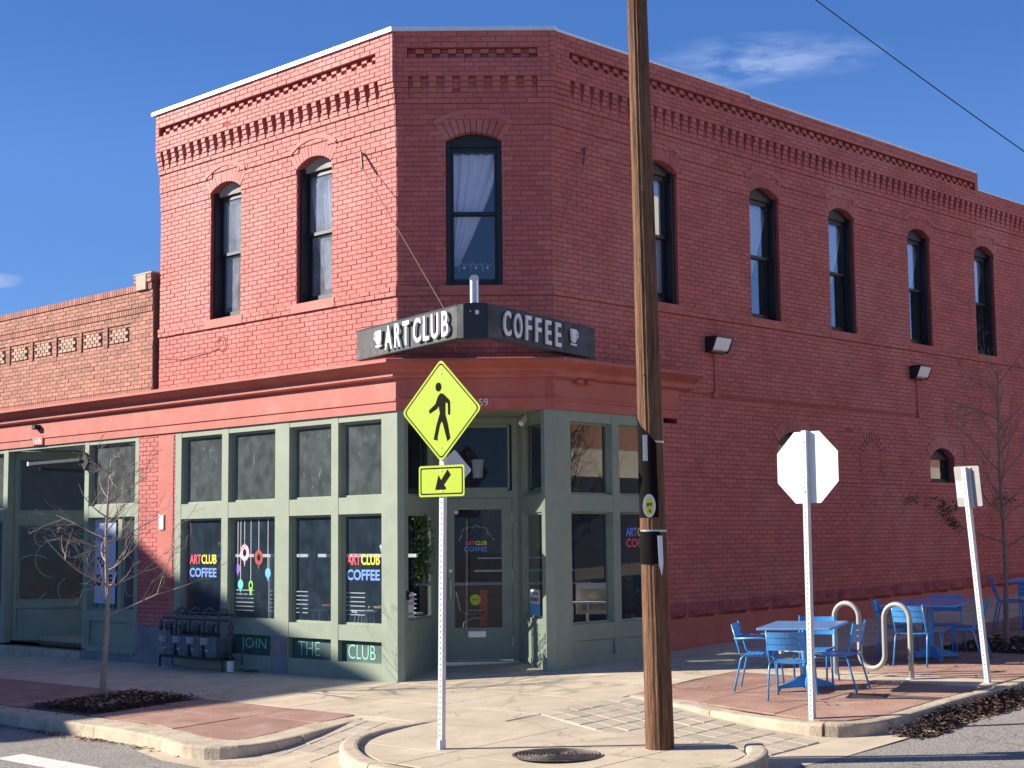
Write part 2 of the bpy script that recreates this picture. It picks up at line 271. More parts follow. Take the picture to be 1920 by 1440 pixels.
M = dict(
 brick=pmat('red_painted_brick', RED, .6, .10, 2.2, .5, 45, bvv=.12, spec=.25, stain=(.52, .24, .215), stain_scale=.5, stain_amt=.8),
 mortar=pmat('red_painted_mortar', (.35, .088, .076), .85, .12, 6, .3, 50, spec=.2),
 redwood=pmat('red_painted_wood', (.43, .115, .09), .55, .10, 3.0, .5, 20, spec=.3, stain=(.52, .22, .18), stain_scale=2.2, stain_amt=.5),
 redstone=pmat('red_painted_rough_stone', (.33, .07, .065), .7, .2, 4, 1, 14, stain=(.16, .05, .05), stain_scale=5, stain_amt=.6),
 nbrick=pmat('weathered_salmon_brick', (.40, .175, .125), .85, .14, 3, .6, 60, bvv=.22, stain=(.19, .11, .085), stain_scale=1.6, stain_amt=.55),
 nmortar=pmat('brown_mortar', (.16, .10, .08), .9, .2, 8),
 nlight=pmat('pale_brick', (.47, .32, .24), .85, .12, 5, .4, 60, bvv=.15),
 stone=pmat('buff_stone', (.45, .38, .28), .85, .1, 6, .4, 50),
 green=pmat('sage_green_painted_wood', (.25, .295, .225), .55, .09, 3, .3, 24, spec=.3, stain=(.33, .35, .27), stain_scale=3.5, stain_amt=.5),
 gpanel=pmat('dark_green_chalk_panel', (.035, .085, .075), .55, .2, 4, stain=(.10, .20, .17), stain_scale=3, stain_amt=.5),
 cap=pmat('white_metal_coping', (.78, .80, .80), .35, .05, 4, metal=.3),
 black=pmat('black_painted_wood', (.012, .016, .022), .45, .2, 8, .1, 40),
 blackmetal=pmat('black_painted_metal', (.016, .018, .022), .4, .2, 8),
 lintel=pmat('sunlit_weathered_window_head', (.30, .28, .25), .8, .25, 8, .3, 40),
 signface=pmat('weathered_black_sign_metal', (.055, .058, .060), .5, .3, 6, .15, 30, spec=.3, stain=(.19, .20, .20), stain_scale=5, stain_amt=.4),
 white=pmat('white_paint', (.8, .8, .8), .45, .04, 5),
 whitegloss=pmat('white_reflective_sheet', (.74, .75, .74), .35, .04, 3, stain=(.62, .63, .62), stain_scale=3, stain_amt=.4),
 concrete=pmat('warm_concrete', (.53, .445, .33), .9, .13, 2.2, 1.2, 55, spec=.2, crack=.33, spots=.5, stain=(.37, .31, .23), stain_scale=1.3, stain_amt=.6),  # one warm base colour for all concrete, with stains, cracks and spots
 joint=pmat('dark_joint_soil', (.10, .075, .06), .95, .3, 10),
 curbm=pmat('pale_curb_concrete', (.50, .42, .31), .9, .18, 4, 1.5, 40, spec=.2, crack=.8, stain=(.22, .18, .14), stain_scale=3.4, stain_amt=.75),
 basec=pmat('grey_rendered_base', (.20, .20, .21), .9, .25, 3, .8, 30, stain=(.33, .34, .36), stain_scale=2.5, stain_amt=.6),
 redflag=pmat('red_sandstone_flag', (.33, .195, .15), .9, .2, 1.6, 1.5, 35, spec=.2, bvv=.12, spots=.3, stain=(.47, .35, .28), stain_scale=2.4, stain_amt=.6),
 paver=pmat('grey_concrete_paver', (.45, .385, .295), .9, .10, 3, .7, 60, bvv=.10, spec=.2, stain=(.33, .28, .21), stain_scale=2.5, stain_amt=.5),
 asphalt=pmat('worn_asphalt', (.27, .25, .22), .9, .6, 38, 3, 60, spec=.2, crack=.5, stain=(.35, .325, .285), stain_scale=.9, stain_amt=.6),
 roadpaint=pmat('worn_white_road_paint', (.66, .64, .58), .8, .10, 20, .5, 90, stain=(.35, .33, .3), stain_scale=9, stain_amt=.4),
 wood=pmat('weathered_pole_wood', (.19, .10, .056), .9, .7, 8, 4, 9, spec=.2, stain=(.035, .022, .017), stain_scale=2.2, stain_amt=1.0, stretch=(16, 16, .5)),
 galv=pmat('galvanised_steel', (.60, .61, .61), .45, .1, 12, .1, 60, metal=.2),
 hole=pmat('dark_punched_hole', (.03, .03, .035), .8, .1, 5),
 lime=pmat('fluorescent_yellow_green_sheet', (.40, .53, .012), .4, .03, 3),
 signblack=pmat('black_sign_ink', (.010, .010, .010), .9, .1, 5, spec=.1),
 bluetop=pmat('sky_sheen_blue_table_top', (.13, .30, .58), .3, .16, 9, coat=.3, stain=(.26, .38, .55), stain_scale=4, stain_amt=.5), rack=pmat('dull_grey_rack_steel', (.36, .355, .32), .45, .1, 12, metal=.2), alu=pmat('bare_aluminium_sheet', (.30, .29, .29), .5, .1, 6, metal=.3),  # table top paler than the chairs: sky sheen put into its blue
 blue=pmat('sky_blue_powder_coat', (.05, .27, .62), .34, .16, 14, coat=.25),
 barkL=pmat('pale_grey_brown_bark', (.33, .27, .22), .9, .3, 25, .8, 60),
 barkR=pmat('brown_grey_bark', (.22, .155, .12), .9, .3, 25, .8, 60),
 meter=pmat('blue_grey_meter_enamel', (.10, .135, .165), .5, .15, 8, .1, 30),
 meterlight=pmat('light_grey_meter_cap', (.30, .32, .33), .5, .1, 8),
 pipe=pmat('dark_grey_gas_pipe', (.055, .062, .075), .55, .3, 10, .3, 40),
 pvc=pmat('white_plastic_sleeve', (.72, .72, .70), .5, .05, 5),
 iron=pmat('worn_cast_iron', (.09, .075, .068), .55, .35, 20, .8, 60, metal=.4, stain=(.27, .22, .19), stain_scale=9, stain_amt=.7),
 mulch=pmat('dark_bark_mulch', (.075, .042, .03), .95, .5, 20, 1, 40, bvv=.45),
 leaf=pmat('dry_tan_leaves', (.30, .17, .09), .85, .3, 10, bvv=.55),
 redleaf=pmat('brown_red_dry_leaf', (.17, .07, .03), .8, .3, 10, bvv=.4),
 greenleaf=pmat('green_foliage', (.06, .12, .028), .55, .3, 8, bvv=.45),
 curtain=pmat('sheer_white_curtain', (.82, .78, .84), .9, .06, 5),
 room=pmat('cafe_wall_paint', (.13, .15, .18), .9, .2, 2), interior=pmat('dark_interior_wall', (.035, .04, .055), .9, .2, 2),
 floor=pmat('brown_wood_floor', (.12, .08, .05), .5, .2, 4),
 inwhite=pmat('white_interior_trim', (.7, .7, .7), .6, .03, 4),
 silver=pmat('brushed_aluminium', (.55, .56, .57), .3, .08, 20, metal=.7),
 red=pmat('bright_red_plastic', (.6, .03, .02), .4, .1, 5),
 t_red=pmat('red_lettering', (.72, .07, .09), .5, .03, 5), t_yel=pmat('yellow_lettering', (.80, .70, .05), .5, .03, 5), t_blue=pmat('blue_lettering', (.13, .28, .78), .5, .03, 5),
 t_pink=pmat('pink_paint', (.75, .42, .5), .5, .05, 5), t_mint=pmat('mint_paint', (.28, .66, .50), .6, .15, 9), t_purple=pmat('purple_paint', (.22, .10, .62), .5, .05, 5),
 t_teal=pmat('teal_paint', (.10, .60, .50), .5, .05, 5), t_green=pmat('green_paint', (.22, .62, .06), .5, .05, 5), t_sky=pmat('cyan_paint', (.12, .42, .72), .5, .05, 5), t_wine=pmat('wine_red_paint', (.30, .02, .03), .5, .05, 5),
 etch=pmat('pale_etched_line', (.42, .44, .43), .7, .05, 5),
 banner=pmat('pale_blue_banner', (.62, .70, .88), .7, .06, 3, stain=(.42, .52, .78), stain_scale=2, stain_amt=.4),
 bannergreen=pmat('dark_green_banner', (.02, .11, .07), .7, .1, 3),
 tan=pmat('tan_picture', (.55, .40, .25), .7, .35, 9), warmwhite=pmat('warm_white_board', (.72, .62, .50), .6, .05, 5),
 brownwood=pmat('brown_counter_wood', (.16, .09, .05), .5, .3, 3, stretch=(1, 1, 8)),
 creamwall=pmat('cream_render', (.70, .64, .52), .9, .08, 1), darkawn=pmat('dark_awning', (.03, .035, .05), .7, .1, 3), farbrick=pmat('distant_red_brick', (.42, .22, .15), .9, .2, 12),
 fargrey=pmat('distant_grey_wall', (.16, .16, .15), .9, .3, 1.5),
 tar=pmat('black_pole_wrap', (.008, .007, .007), .95, .3, 8, spec=.08),
 lens=pmat('frosted_lamp_glass', (.92, .93, .94), .35, .05, 5),
 lightwire=pmat('rusty_wire', (.16, .10, .08), .6, .2, 10),
)
M['glass'] = glass_mat('storefront_glass', .16, (.72, .78, .80), 1.3, (.42, .50, .50), .35)
M['glasslow'] = glass_mat('lower_storefront_glass', .085, (.80, .86, .90), 1.6, (.22, .36, .50), .10)  # bluish film also carries the navy reflections of these panes in its colour
M['glassD'] = glass_mat('corner_window_glass', .03, (.95, .96, .98), 4.0, (.40, .50, .66))
M['glassN'] = glass_mat('doorway_glass', .10, (.72, .76, .76), .8, (.34, .36, .35))
M['glassRU'] = glass_mat('upper_side_window_glass', .03, (.85, .88, .92), 5.5)
M['glassup'] = glass_mat('upper_window_glass', .30, (.72, .79, .86), 2.2, (.50, .55, .60))
M['glassR'] = glass_mat('shaded_window_glass', .01, (.82, .86, .88), 2.2)
M['glassdoor'] = glass_mat('door_glass', .01, (.85, .88, .90), 1.0)
M['glassclear'] = glass_mat('clear_sidelight_glass', .0, (.93, .95, .94), 1.0)
# ================================================================ GROUND
KQ = [-60, -9, QA, 0]
def sheet(name, rects, dz, mat, mb=None):
    mb = mb or MB()
    for q0, q1, v0, v1 in rects:
        qs = sorted({q0, q1, *[k for k in KQ if q0 < k < q1]}); vs = sorted({v0, v1, *[k for k in (QA,) if v0 < k < v1]})
        for a, b in zip(qs, qs[1:]):
            for c, d in zip(vs, vs[1:]):
                mb.face([QV(a, c, dz), QV(a, d, dz), QV(b, d, dz), QV(b, c, dz)])
    return mb
def tri_poly(mb, pts, dzf):
    from mathutils.geometry import tessellate_polygon
    v = [QV(q, w, dzf(q, w)) for q, w in pts]
    for t in tessellate_polygon([[Vector((q, w, 0)) for q, w in pts]]):
        a, b, c = (pts[i] for i in t)
        if (b[0] - a[0]) * (c[1] - a[1]) - (b[1] - a[1]) * (c[0] - a[0]) < 0: mb.face([v[i] for i in t])
        else: mb.face([v[i] for i in reversed(t)])
def clip(poly, q0, q1, v0, v1):
    for ax, val, sg in ((0, q0, 1), (0, q1, -1), (1, v0, 1), (1, v1, -1)):
        out = []
        for i in range(len(poly)):
            a, b = poly[i - 1], poly[i]; da, db = (a[ax] - val) * sg, (b[ax] - val) * sg
            if da >= 0: out.append(a)
            if (da >= 0) != (db >= 0):
                t = da / (da - db); out.append((a[0] + (b[0] - a[0]) * t, a[1] + (b[1] - a[1]) * t))
        poly = out
        if not poly: return []
    o = []
    for p in poly:
        if not o or math.dist(p, o[-1]) > .02: o.append(p)
    return o if len(o) > 2 and abs(sum(o[i - 1][0] * o[i][1] - o[i][0] * o[i - 1][1] for i in range(len(o)))) > .02 else []
def slab_piece(name, pts, dzf, mat, parent, tilt=.004, ins=.008, drop=.02):
    cq = sum(p[0] for p in pts) / len(pts); cv = sum(p[1] for p in pts) / len(pts)
    a, b, c = random.uniform(-tilt, tilt), random.uniform(-tilt, tilt), random.uniform(-.002, .003)
    f = lambda q, v: dzf(q, v) + (q - cq) * a + (v - cv) * b + c
    def inset(p, k):
        d = math.hypot(p[0] - cq, p[1] - cv); return (cq + (p[0] - cq) * (1 - k / d), cv + (p[1] - cv) * (1 - k / d))
    r0 = [inset(p, ins * .5) for p in pts]; r1 = [inset(p, ins * 2) for p in pts]
    mb = MB(); mb.cur = random.random()
    n = len(pts)
    mb.v = [tuple(QV(q, v, f(q, v) - drop)) for q, v in r0] + [tuple(QV(q, v, f(q, v) - .004)) for q, v in r0] + [tuple(QV(q, v, f(q, v))) for q, v in r1]
    for k in (0, n):
        for i in range(n):
            j = (i + 1) % n; mb.f.append((k + i, k + j, k + n + j, k + n + i))
    mb.f.append(tuple(2 * n + i for i in range(n)))
    mb.m = [0] * len(mb.f); mb.bv = [mb.cur] * len(mb.f)
    o = mb.build(name, mat, parent); return o
road = sheet('road', [(-160, 160, -160, 160)], -.14, None).build('road', M['asphalt'], kind='structure')
ROOT['road'] = Vector((0, 0, 0))
walk = sheet('sidewalk', [(-3.62, 60, -60, 2.13)], -.012, None)
SWf = lambda q, v: 0.
LRED = [(-5.17, -60), (-3.62, -60), (-3.62, .28), (-4.6, .45), (-5.2, .56), (-5.42, .5), (-5.45, .1), (-5.3, -.8), (-5.17, -1.5)]
RRED = [(-1.0, 2.13), (60, 2.13), (60, 5.42), (-1.05, 5.42), (-1.38, 5.2), (-1.5, 4.95), (-1.45, 4.6), (-1.3, 3.8), (-1.1, 2.9)]
tri_poly(walk, LRED, lambda q, v: -.012)
for a, b in ((-1.6, 0), (0, 60)):
    c = clip(RRED, a, b, 0, 6)
    tri_poly(walk, c, lambda q, v: -.012)
walk = walk.build('sidewalk', M['joint'], kind='structure')
def inside_bldg(q, v):
    y = B.y + (q - v) * S; return q > QA + .05 and v < -.05 and y > B.y + 1.45
k = 0
for i, (qa, qb) in enumerate([(-3.62, -2.6), (-2.6, QA - .0)]):
    v = 2.13
    while v > -24:
        w = 1.52
        p = clip([(qa, v - w), (qb, v - w), (qb, v), (qa, v)], -9, 90, -99, 99)
        slab_piece('slab', p, SWf, M['concrete'], walk, .002); v -= w
q = QA
while q < 26:
    w = 1.46 if q < 0 else 1.9
    for va, vb in ((-2.9, -1.45), (-1.45, .0), (0.0, 2.13)):
        if q > .1 and va < -.1: continue
        if all(inside_bldg(a, b) for a in (q, q + w) for b in (va, vb)): continue
        slab_piece('slab', [(q, va), (q + w, va), (q + w, vb), (q, vb)], SWf, M['concrete'], walk, .001)
    q += w
rp_ = [toqv(x, y) for x, y in ((-1.2, 20.26), (-.82, 21.62), (.32, 21.62), (.66, 20.26))]
rp_ = [(min(q, 1.3), v) for q, v in rp_]
slab_piece('slab', rp_, lambda q, v: .009, M['concrete'], walk, .0)
# red sandstone strips
v = .6
row = 0
while v > -24:
    for qa, qb in ((-5.5, -4.42), (-4.42, -3.62)) if row % 2 else ((-5.5, -4.2), (-4.2, -3.62)):
        pts = clip(LRED, qa, qb, v - 1.35, v)
        if pts and not (v - 1.35 < -2.72 and v > -4.2): slab_piece('flagstone', pts, SWf, M['redflag'], walk, .006)
        elif pts:
            for a, b in ((max(v - 1.35, -2.68), v), (v - 1.35, min(v, -4.22))):
                if b - a > .06:
                    p2 = clip(pts, -9, 9, a, b)
                    if p2: slab_piece('flagstone', p2, SWf, M['redflag'], walk, .003)
    v -= 1.35; row += 1
# right strip
cells = []
qs = [-1.6, -.55, .95]; vs = [2.13, 3.2, 4.35, 5.45]
def rr(qa, qb, va, vb, mt, nm='flagstone'):
    pts = clip(RRED, qa, qb, va, vb)
    if pts: slab_piece(nm, pts, SWf, mt, walk, .004)
for a, b in zip(qs, qs[1:]):
    for c, d in zip(vs, vs[1:]): rr(a, b, c, d, M['redflag'])
for c, d in zip((2.13, 3.9), (3.9, 5.45)): rr(.95, 1.55, c, d, M['concrete'], 'slab')
q = 1.55
while q < 26:
    for c, d in zip(vs, vs[1:]):
        if 3.0 < q + .6 < 5.6 and c > 3.0 and q > 3.2: continue
        rr(q, q + 1.15, c, d, M['redflag'])
    q += 1.15
rr(3.85 - .0, 3.9, 3.2, 5.45, M['redflag'])
# ramps
dzA = lambda q, v: -.13 * min(1, max(0, (-3.7 - q) / 2.0))
dzB = lambda q, v: -.13 * min(1, max(0, (v - 2.15) / 3.2))
ra = MB()
tri_poly(ra, [(-3.62, .3), (-3.7, .3), (-4.3, .45), (-5.2, .7), (-5.7, .7), (-5.75, .2), (-5.66, -.6), (-5.85, -.6), (-6.05, .2), (-6.1, 1.6), (-6.25, 2.9), (-5.7, 2.7), (-5.3, 2.2), (-4.9, 1.7), (-4.4, 1.4), (-3.7, 1.4), (-3.1, 1.45), (-3.1, 2.13), (-3.62, 2.13)], lambda q, v: dzA(q, v) - .006)
tri_poly(ra, [(-3.3, 1.3), (-1.0, 2.0), (-1.1, 2.9), (-1.4, 3.8), (-1.55, 4.6), (-1.6, 5.3), (-1.2, 5.55), (-1.2, 5.85), (-2.5, 5.85), (-3.3, 5.75), (-3.6, 6.1), (-4.6, 6.2), (-4.2, 5.6), (-3.5, 5.3), (-3.2, 4.9), (-3.25, 2.0)], lambda q, v: dzB(q, v) - .006)
for a, b in ((-1.2, 0.), (0., 14.)): tri_poly(ra, [(a, 5.4), (b, 5.4), (b, 6.05 + .06 * min(b, 3)), (a, 5.85)], lambda q, v: -.135)
ramps = ra.build('curb_ramp', M['concrete'], kind='structure')
tops = [.42, .74, 1.03, 1.32]; bots = [.98, 1.25, 1.5, 1.78]
for j in range(3):
    for i in range(6):
        t0, t1 = i / 6, (i + 1) / 6
        P = lambda t, jj: (-3.8 - 1.62 * t, tops[jj] * (1 - t) + bots[jj] * t)
        slab_piece('paver', [P(t1, j), P(t0, j), P(t0, j + 1), P(t1, j + 1)], lambda q, v: dzA(q, v) + .004, M['paver'], ramps, .01, .009)
lo = lambda v: -2.52 - .55 * min(1, (v - 1.96) / 1.9) - .12 * max(0, (v - 3.86) / 1.4)
hi = lambda v: float(np.interp(v, [2.1, 2.9, 3.88, 4.56, 5.2], [-1.2, -1.36, -1.66, -1.82, -1.98]))
v = 2.02
for j in range(11):
    v1 = v + .295
    for i in range(6):
        f = lambda t, vv: lo(vv) + (hi(vv) - lo(vv)) * t
        slab_piece('paver', [(f(i / 6, v), v), (f((i + 1) / 6, v), v), (f((i + 1) / 6, v1), v1), (f(i / 6, v1), v1)], lambda q, w: dzB(q, w) + .004, M['paver'], ramps, .01, .009)
    v = v1
# kerbs
def kerb(path, w, top, seglen=1.5, name='curb', rough=.0):
    par = None
    pts = []
    for (a, b), ta, tb in zip(zip(path, path[1:]), top, top[1:]):
        n = max(1, int(math.dist(a, b) / .12)) if math.dist(a, b) < 3 else max(1, int(math.dist(a, b) / .5))
        for i in range(n): pts.append((a[0] + (b[0] - a[0]) * i / n, a[1] + (b[1] - a[1]) * i / n, ta + (tb - ta) * i / n))
    pts.append((*path[-1], top[-1]))
    for _ in range(9):
        pts = [pts[0]] + [tuple((pts[i - 1][k] + 2 * pts[i][k] + pts[i + 1][k]) / 4 for k in range(3)) for i in range(1, len(pts) - 1)] + [pts[-1]]
    segs = []; cur = [pts[0]]; L = 0
    for p in pts[1:]:
        L += math.dist(p[:2], cur[-1][:2]); cur.append(p)
        if L > seglen: segs.append(cur); cur = [p]; L = 0
    if len(cur) > 1: segs.append(cur)
    root = bpy.data.objects.new(name, None); scene.collection.objects.link(root); root['kind'] = 'structure'; ROOT[root.name] = Vector((0, 0, 0))
    for sg in segs:
        rings = []
        for i, p in enumerate(sg):
            a = sg[max(0, i - 1)]; b = sg[min(len(sg) - 1, i + 1)]
            t = Vector((b[0] - a[0], b[1] - a[1])); t.normalize(); nn = Vector((-t.y, t.x)); h = w / 2
            e = .006 * (t if i == 0 else (-t if i == len(sg) - 1 else t * 0))
            z = p[2] + random.uniform(-.002, .002)
            prof = [(-h, -.25), (-h, z - .025), (-h + .012, z - .006), (-h + .04, z), (h - .04, z), (h - .012, z - .006), (h, z - .025), (h, -.25)]
            rings.append([QV(p[0] + e.x + nn.x * o, p[1] + e.y + nn.y * o, zz) for o, zz in prof])
        MB().loft(rings).build('curb_stone', M['curbm'], root)
    return root
kerb([(-5.4, -40), (-5.4, -1.2), (-5.5, -.4), (-5.66, .2), (-5.7, .55), (-5.52, .76), (-5.15, .78), (-4.7, .66), (-4.3, .52), (-3.75, .36)], .40, [0, 0, 0, 0, 0, 0, 0, 0, 0, -.004])
kerb([(-1.0, 2.12), (-1.2, 2.95), (-1.47, 3.85), (-1.62, 4.6), (-1.7, 5.1), (-1.55, 5.38), (-1.15, 5.5), (-.6, 5.52), (.3, 5.54), (40, 5.55)], .19, [0] * 10)
ISL = [(-3.12, 1.5), (-3.79, 1.5), (-4.45, 1.58), (-4.92, 1.86), (-5.2, 2.3), (-5.42, 2.8), (-5.47, 3.5), (-5.35, 4.2), (-5.0, 4.9), (-4.5, 5.4), (-3.95, 5.62), (-3.45, 5.48), (-3.12, 5.1)]
im = MB(); tri_poly(im, ISL, lambda q, v: -.006)
n = len(ISL)
for i in range(n):
    a, b = ISL[i], ISL[(i + 1) % n]; im.face([QV(*a, -.006), QV(*b, -.006), QV(*b, -.25), QV(*a, -.25)])
isl = im.build('corner_island', M['joint'], kind='structure')
for va, vb, mt in ((1.4, 3.05, M['concrete']), (3.05, 4.75, M['concrete']), (4.75, 6, M['concrete'])):
    for qa, qb in ((-5.6, -4.82), (-4.82, -3.0)):
        p = clip(ISL, qa, qb, va, vb)
        if p: slab_piece('slab', p, lambda q, v: .0, mt, isl, .001)
kerb([(-3.3, 1.41), (-3.79, 1.40), (-4.45, 1.49), (-4.98, 1.8), (-5.32, 2.22), (-5.6, 2.8), (-5.66, 3.5), (-5.52, 4.3), (-5.15, 5.05), (-4.6, 5.58), (-3.98, 5.8), (-3.45, 5.66), (-3.1, 5.3)], .18, [.0, .02, .04, .05, .04, .025, .01, .01, .01, .01, .02, .04, .03], name='island_curb')
# road marking
st = MB()
for a in np.arange(-1.55, 12, .8):
    st.face([QV(-6.93 , a, -.136), QV(-6.93, a + .8, -.136), QV(-6.62, a + .8, -.136), QV(-6.62, a, -.136)])
st.build('crosswalk_line', M['roadpaint'], kind='structure')
st = MB(); st.face([QV(-9.5, -1.55, -.136), QV(-9.5, 12, -.136), QV(-9.2, 12, -.136), QV(-9.2, -1.55, -.136)])
st.build('crosswalk_line', M['roadpaint'], kind='structure')
# pits and loose matter
def scatter(name, n, sampler, size, mat, label=None, curl=.5, leaf=False, bury=.3):
    mb = MB()
    for _ in range(n):
        P = sampler(); s_ = size * random.uniform(.45, 1.3); a = random.uniform(0, 6.28)
        u = Vector((math.cos(a), math.sin(a), random.uniform(-curl, curl))).normalized(); w = u.cross(Vector((random.uniform(-curl, curl), random.uniform(-curl, curl), 1))).normalized()
        up = w.cross(u) * -1; up = up if up.z > 0 else -up
        L, Wd = s_, s_ * random.uniform(.25, .8)
        mb.cur = random.random() * .98 + .01
        c = Vector(P) + Vector((0, 0, s_ * bury * .3))
        mb.face([c - u * L * .5, c + w * Wd * .5 + up * L * .12, c + u * L * .5]); mb.face([c - u * L * .5, c + u * L * .5, c - w * Wd * .5 + up * L * .12])
    return mb.build(name, mat, kind='stuff', label=label)
def soil(q0, q1, v0, v1, h=.05):
    mb = MB(); N = 14
    g = [[QV(q0 + (q1 - q0) * i / N, v0 + (v1 - v0) * j / N, -.03 + h * (math.sin(math.pi * i / N) * math.sin(math.pi * j / N)) ** .5 + random.uniform(-.008, .008)) for j in range(N + 1)] for i in range(N + 1)]
    for i in range(N):
        for j in range(N): mb.face([g[i][j], g[i][j + 1], g[i + 1][j + 1], g[i + 1][j]])
    return mb.build('soil', M['mulch'], kind='stuff', label='dark bark soil filling the square tree pit in the pavement')
soil(-5.15, -3.62, -4.22, -2.68)
soil(3.9, 5.6, 3.2, 5.42)['label'] = 'shaded soil of the square tree pit beside the far blue tables'
def rnd(q0, q1, v0, v1, z0=0, z1=.03): return lambda: QV(random.uniform(q0, q1), random.uniform(v0, v1), random.uniform(z0, z1))
scatter('mulch', 4200, rnd(-5.12, -3.65, -4.18, -2.72, .0, .04), .045, M['mulch'], 'dark wood chips piled round the young tree on the left')
scatter('fallen_leaves', 420, rnd(-5.0, -3.7, -4.15, -2.8, .03, .05), .07, M['leaf'], 'tan fallen leaves lying on the mulch of the left tree pit')
scatter('mulch', 2600, rnd(3.9, 5.6, 3.2, 5.4, .0, .03), .06, M['mulch'], 'dark mulch round the tree at the right edge')
scatter('fallen_leaves', 160, rnd(3.9, 5.6, 3.2, 5.4, .03, .05), .07, M['leaf'], 'few dry leaves on the mulch of the right tree pit')
def gut(): 
    v = random.uniform(-14, 0.3); return QV(-5.63 - abs(random.gauss(0, .06)) - .04, v, -.135)
scatter('fallen_leaves', 500, gut, .065, M['leaf'], 'dry leaves caught in the gutter along the left curb')
def pile():
    q = random.uniform(-1.35, 9); t = random.random() ** 1.3
    v = 5.66 + .36 * t + .04 * math.sin(q * 5); h = .10 * (1 - t) ** .7
    return QV(q, v, -.13 + random.uniform(0, h) + (.0 if q > -1 else -.02))
scatter('leaf_litter', 9000, pile, .06, M['mulch'], 'dark band of leaf litter heaped in the gutter at right')
def pile2():
    q = random.uniform(-1.2, 8); return QV(q, 5.98 + random.gauss(0, .06), -.132)
scatter('fallen_leaves', 380, pile2, .06, M['leaf'], 'light tan leaves along the outer edge of the right gutter')
scatter('fallen_leaves', 60, rnd(-.8, 4.0, 2.4, 5.3, .004, .01), .05, M['leaf'], 'stray tan leaves scattered round the blue café tables')
scatter('fallen_leaves', 26, rnd(-5.2, -1.6, -9, 4, .004, .008), .04, M['leaf'], 'stray leaf bits scattered on the sidewalk by the shop')
def spill():
    a, r = random.uniform(0, 6.28), random.gauss(.0, .12); s_ = random.choice((0, 1, 2, 3)); t_ = random.random()
    q_, v_ = ((-5.13 + 1.5 * t_, -4.2 - abs(r)), (-5.13 + 1.5 * t_, -2.7 + abs(r)), (-3.62 + abs(r), -4.2 + 1.5 * t_), (-5.13 - abs(r), -4.2 + 1.5 * t_))[s_]
    return QV(q_, v_, .006)
scatter('mulch', 260, spill, .035, M['mulch'], 'bits of mulch spilled on the paving round the left tree pit')
# manhole
mc = QV(-4.36, 4.05, 0.0)
mh = thing('manhole_cover', mc, 'round cast iron manhole cover with concentric ridges set in the corner island', 'manhole cover')
MB().lathe(mc, [(0, .0), (.415, .0), (.425, .004), (.425, .012), (.40, .014), (.395, .006), (0, .006)], 48).build('frame', M['iron'], mh, smooth=False)
for r in np.arange(.05, .385, .032):
    MB().lathe(mc, [(r - .009, .004), (r - .007, .018), (r + .007, .018), (r + .009, .004)], 40).build('ridge', M['iron'], mh)
mb = MB()
for i in range(40):
    a, r = random.uniform(0, 6.28), random.uniform(.03, .2)
    p = mc + Vector((math.cos(a) * r, math.sin(a) * r, .019)); mb.box(Fr(p, (1, 0, 0), (0, 1, 0)), -.01, .01, -.006, .006, -.006, .002)
mb.build('stud', M['iron'], mh)
# ================================================================ CORNER BUILDING
BL = thing('corner_building', Vector((-.26, 20.22, 0)), 'two storey red painted brick corner building with sage green café shopfront', 'building')
CH_ = .068
NBK = [0]
UB = MB(); UB.brick(W, 0, .2, 0, .060, 0); unit = None
def unit_mesh():
    me = bpy.data.meshes.new('brick'); me.from_pydata([tuple(v) for v in UB.v], [], UB.f); return me
def intervals(x0, x1, holes):
    out = [(x0, x1)]
    for a, b in holes:
        nx = []
        for c, d in out:
            if b <= c or a >= d: nx.append((c, d)); continue
            if a > c: nx.append((c, a))
            if b < d: nx.append((b, d))
        out = nx
    return [(a, b) for a, b in out if b - a > .004]
def wall(F, x0, x1, zones, holes, stuff, back, root, singles=0, bm=None, course=CH_, bl=.206, depth=.35, mesh=None, name='brick', ph=0.):
    """zones: (z0,z1,d); holes(z0,z1)-> list of x intervals free of wall"""
    count = 0
    for z0, z1, d in zones:
        n = max(1, round((z1 - z0) / course)); h = (z1 - z0) / n
        for k in range(n):
            za, zb = z0 + k * h, z0 + (k + 1) * h
            row = int(round(za / course))
            off = (row % 2) * bl / 2 + ph + random.uniform(-.012, .012)
            hs = holes(za, zb)
            for a, b in intervals(x0, x1, hs):
                back.box(F, a, b, -depth, d - .006, za, zb)
                i = math.floor((a - off) / bl)
                while True:
                    xa, xb = off + i * bl, off + (i + 1) * bl; i += 1
                    if xa >= b - .004: break
                    ya, yb = max(xa, a) + .0022, min(xb, b) - .0022
                    if yb - ya < .025: continue
                    dd = d + random.gauss(0, .0016)
                    full = (yb - ya) > bl - .012
                    if full and count < singles:
                        o = bpy.data.objects.new(name, mesh); scene.collection.objects.link(o); o.parent = root
                        mt = Matrix.Identity(4)
                        for r in range(3): mt[r][0], mt[r][1], mt[r][2] = F.t[r], F.n[r], (1 if r == 2 else 0)
                        mt.translation = F(ya, dd, za + .003) - ROOT[root.name]
                        o.matrix_local = mt @ Matrix.Diagonal(((yb - ya) / .2, 1, (h - .0055) / .060, 1)); count += 1
                    else:
                        stuff.cur = random.random() * .98 + .01
                        stuff.brick(F, ya, yb, za + .0026, zb - .0026, dd)
    return count
mesh_b = unit_mesh(); mesh_b.materials.append(M['brick'])
SPR, CRN, RI, ROUT = 7.15, 7.27, .66, .90
ZC = CRN - RI
ZSILL, Z7, ZA, ZX, ZTOP = 5.058, 7.074, 7.365, 7.655, 8.62
def std_zones(zlow, top=ZTOP): return [(zlow, ZSILL, 0), (ZSILL, 5.19, .028), (5.19, Z7, 0), (Z7, ZA, .012), (ZA, ZX, .03), (ZX, 7.725, .05), (7.725, 8.01, .05), (8.01, 8.26, .115), (8.26, 8.40, .018), (8.40, top, .115)]
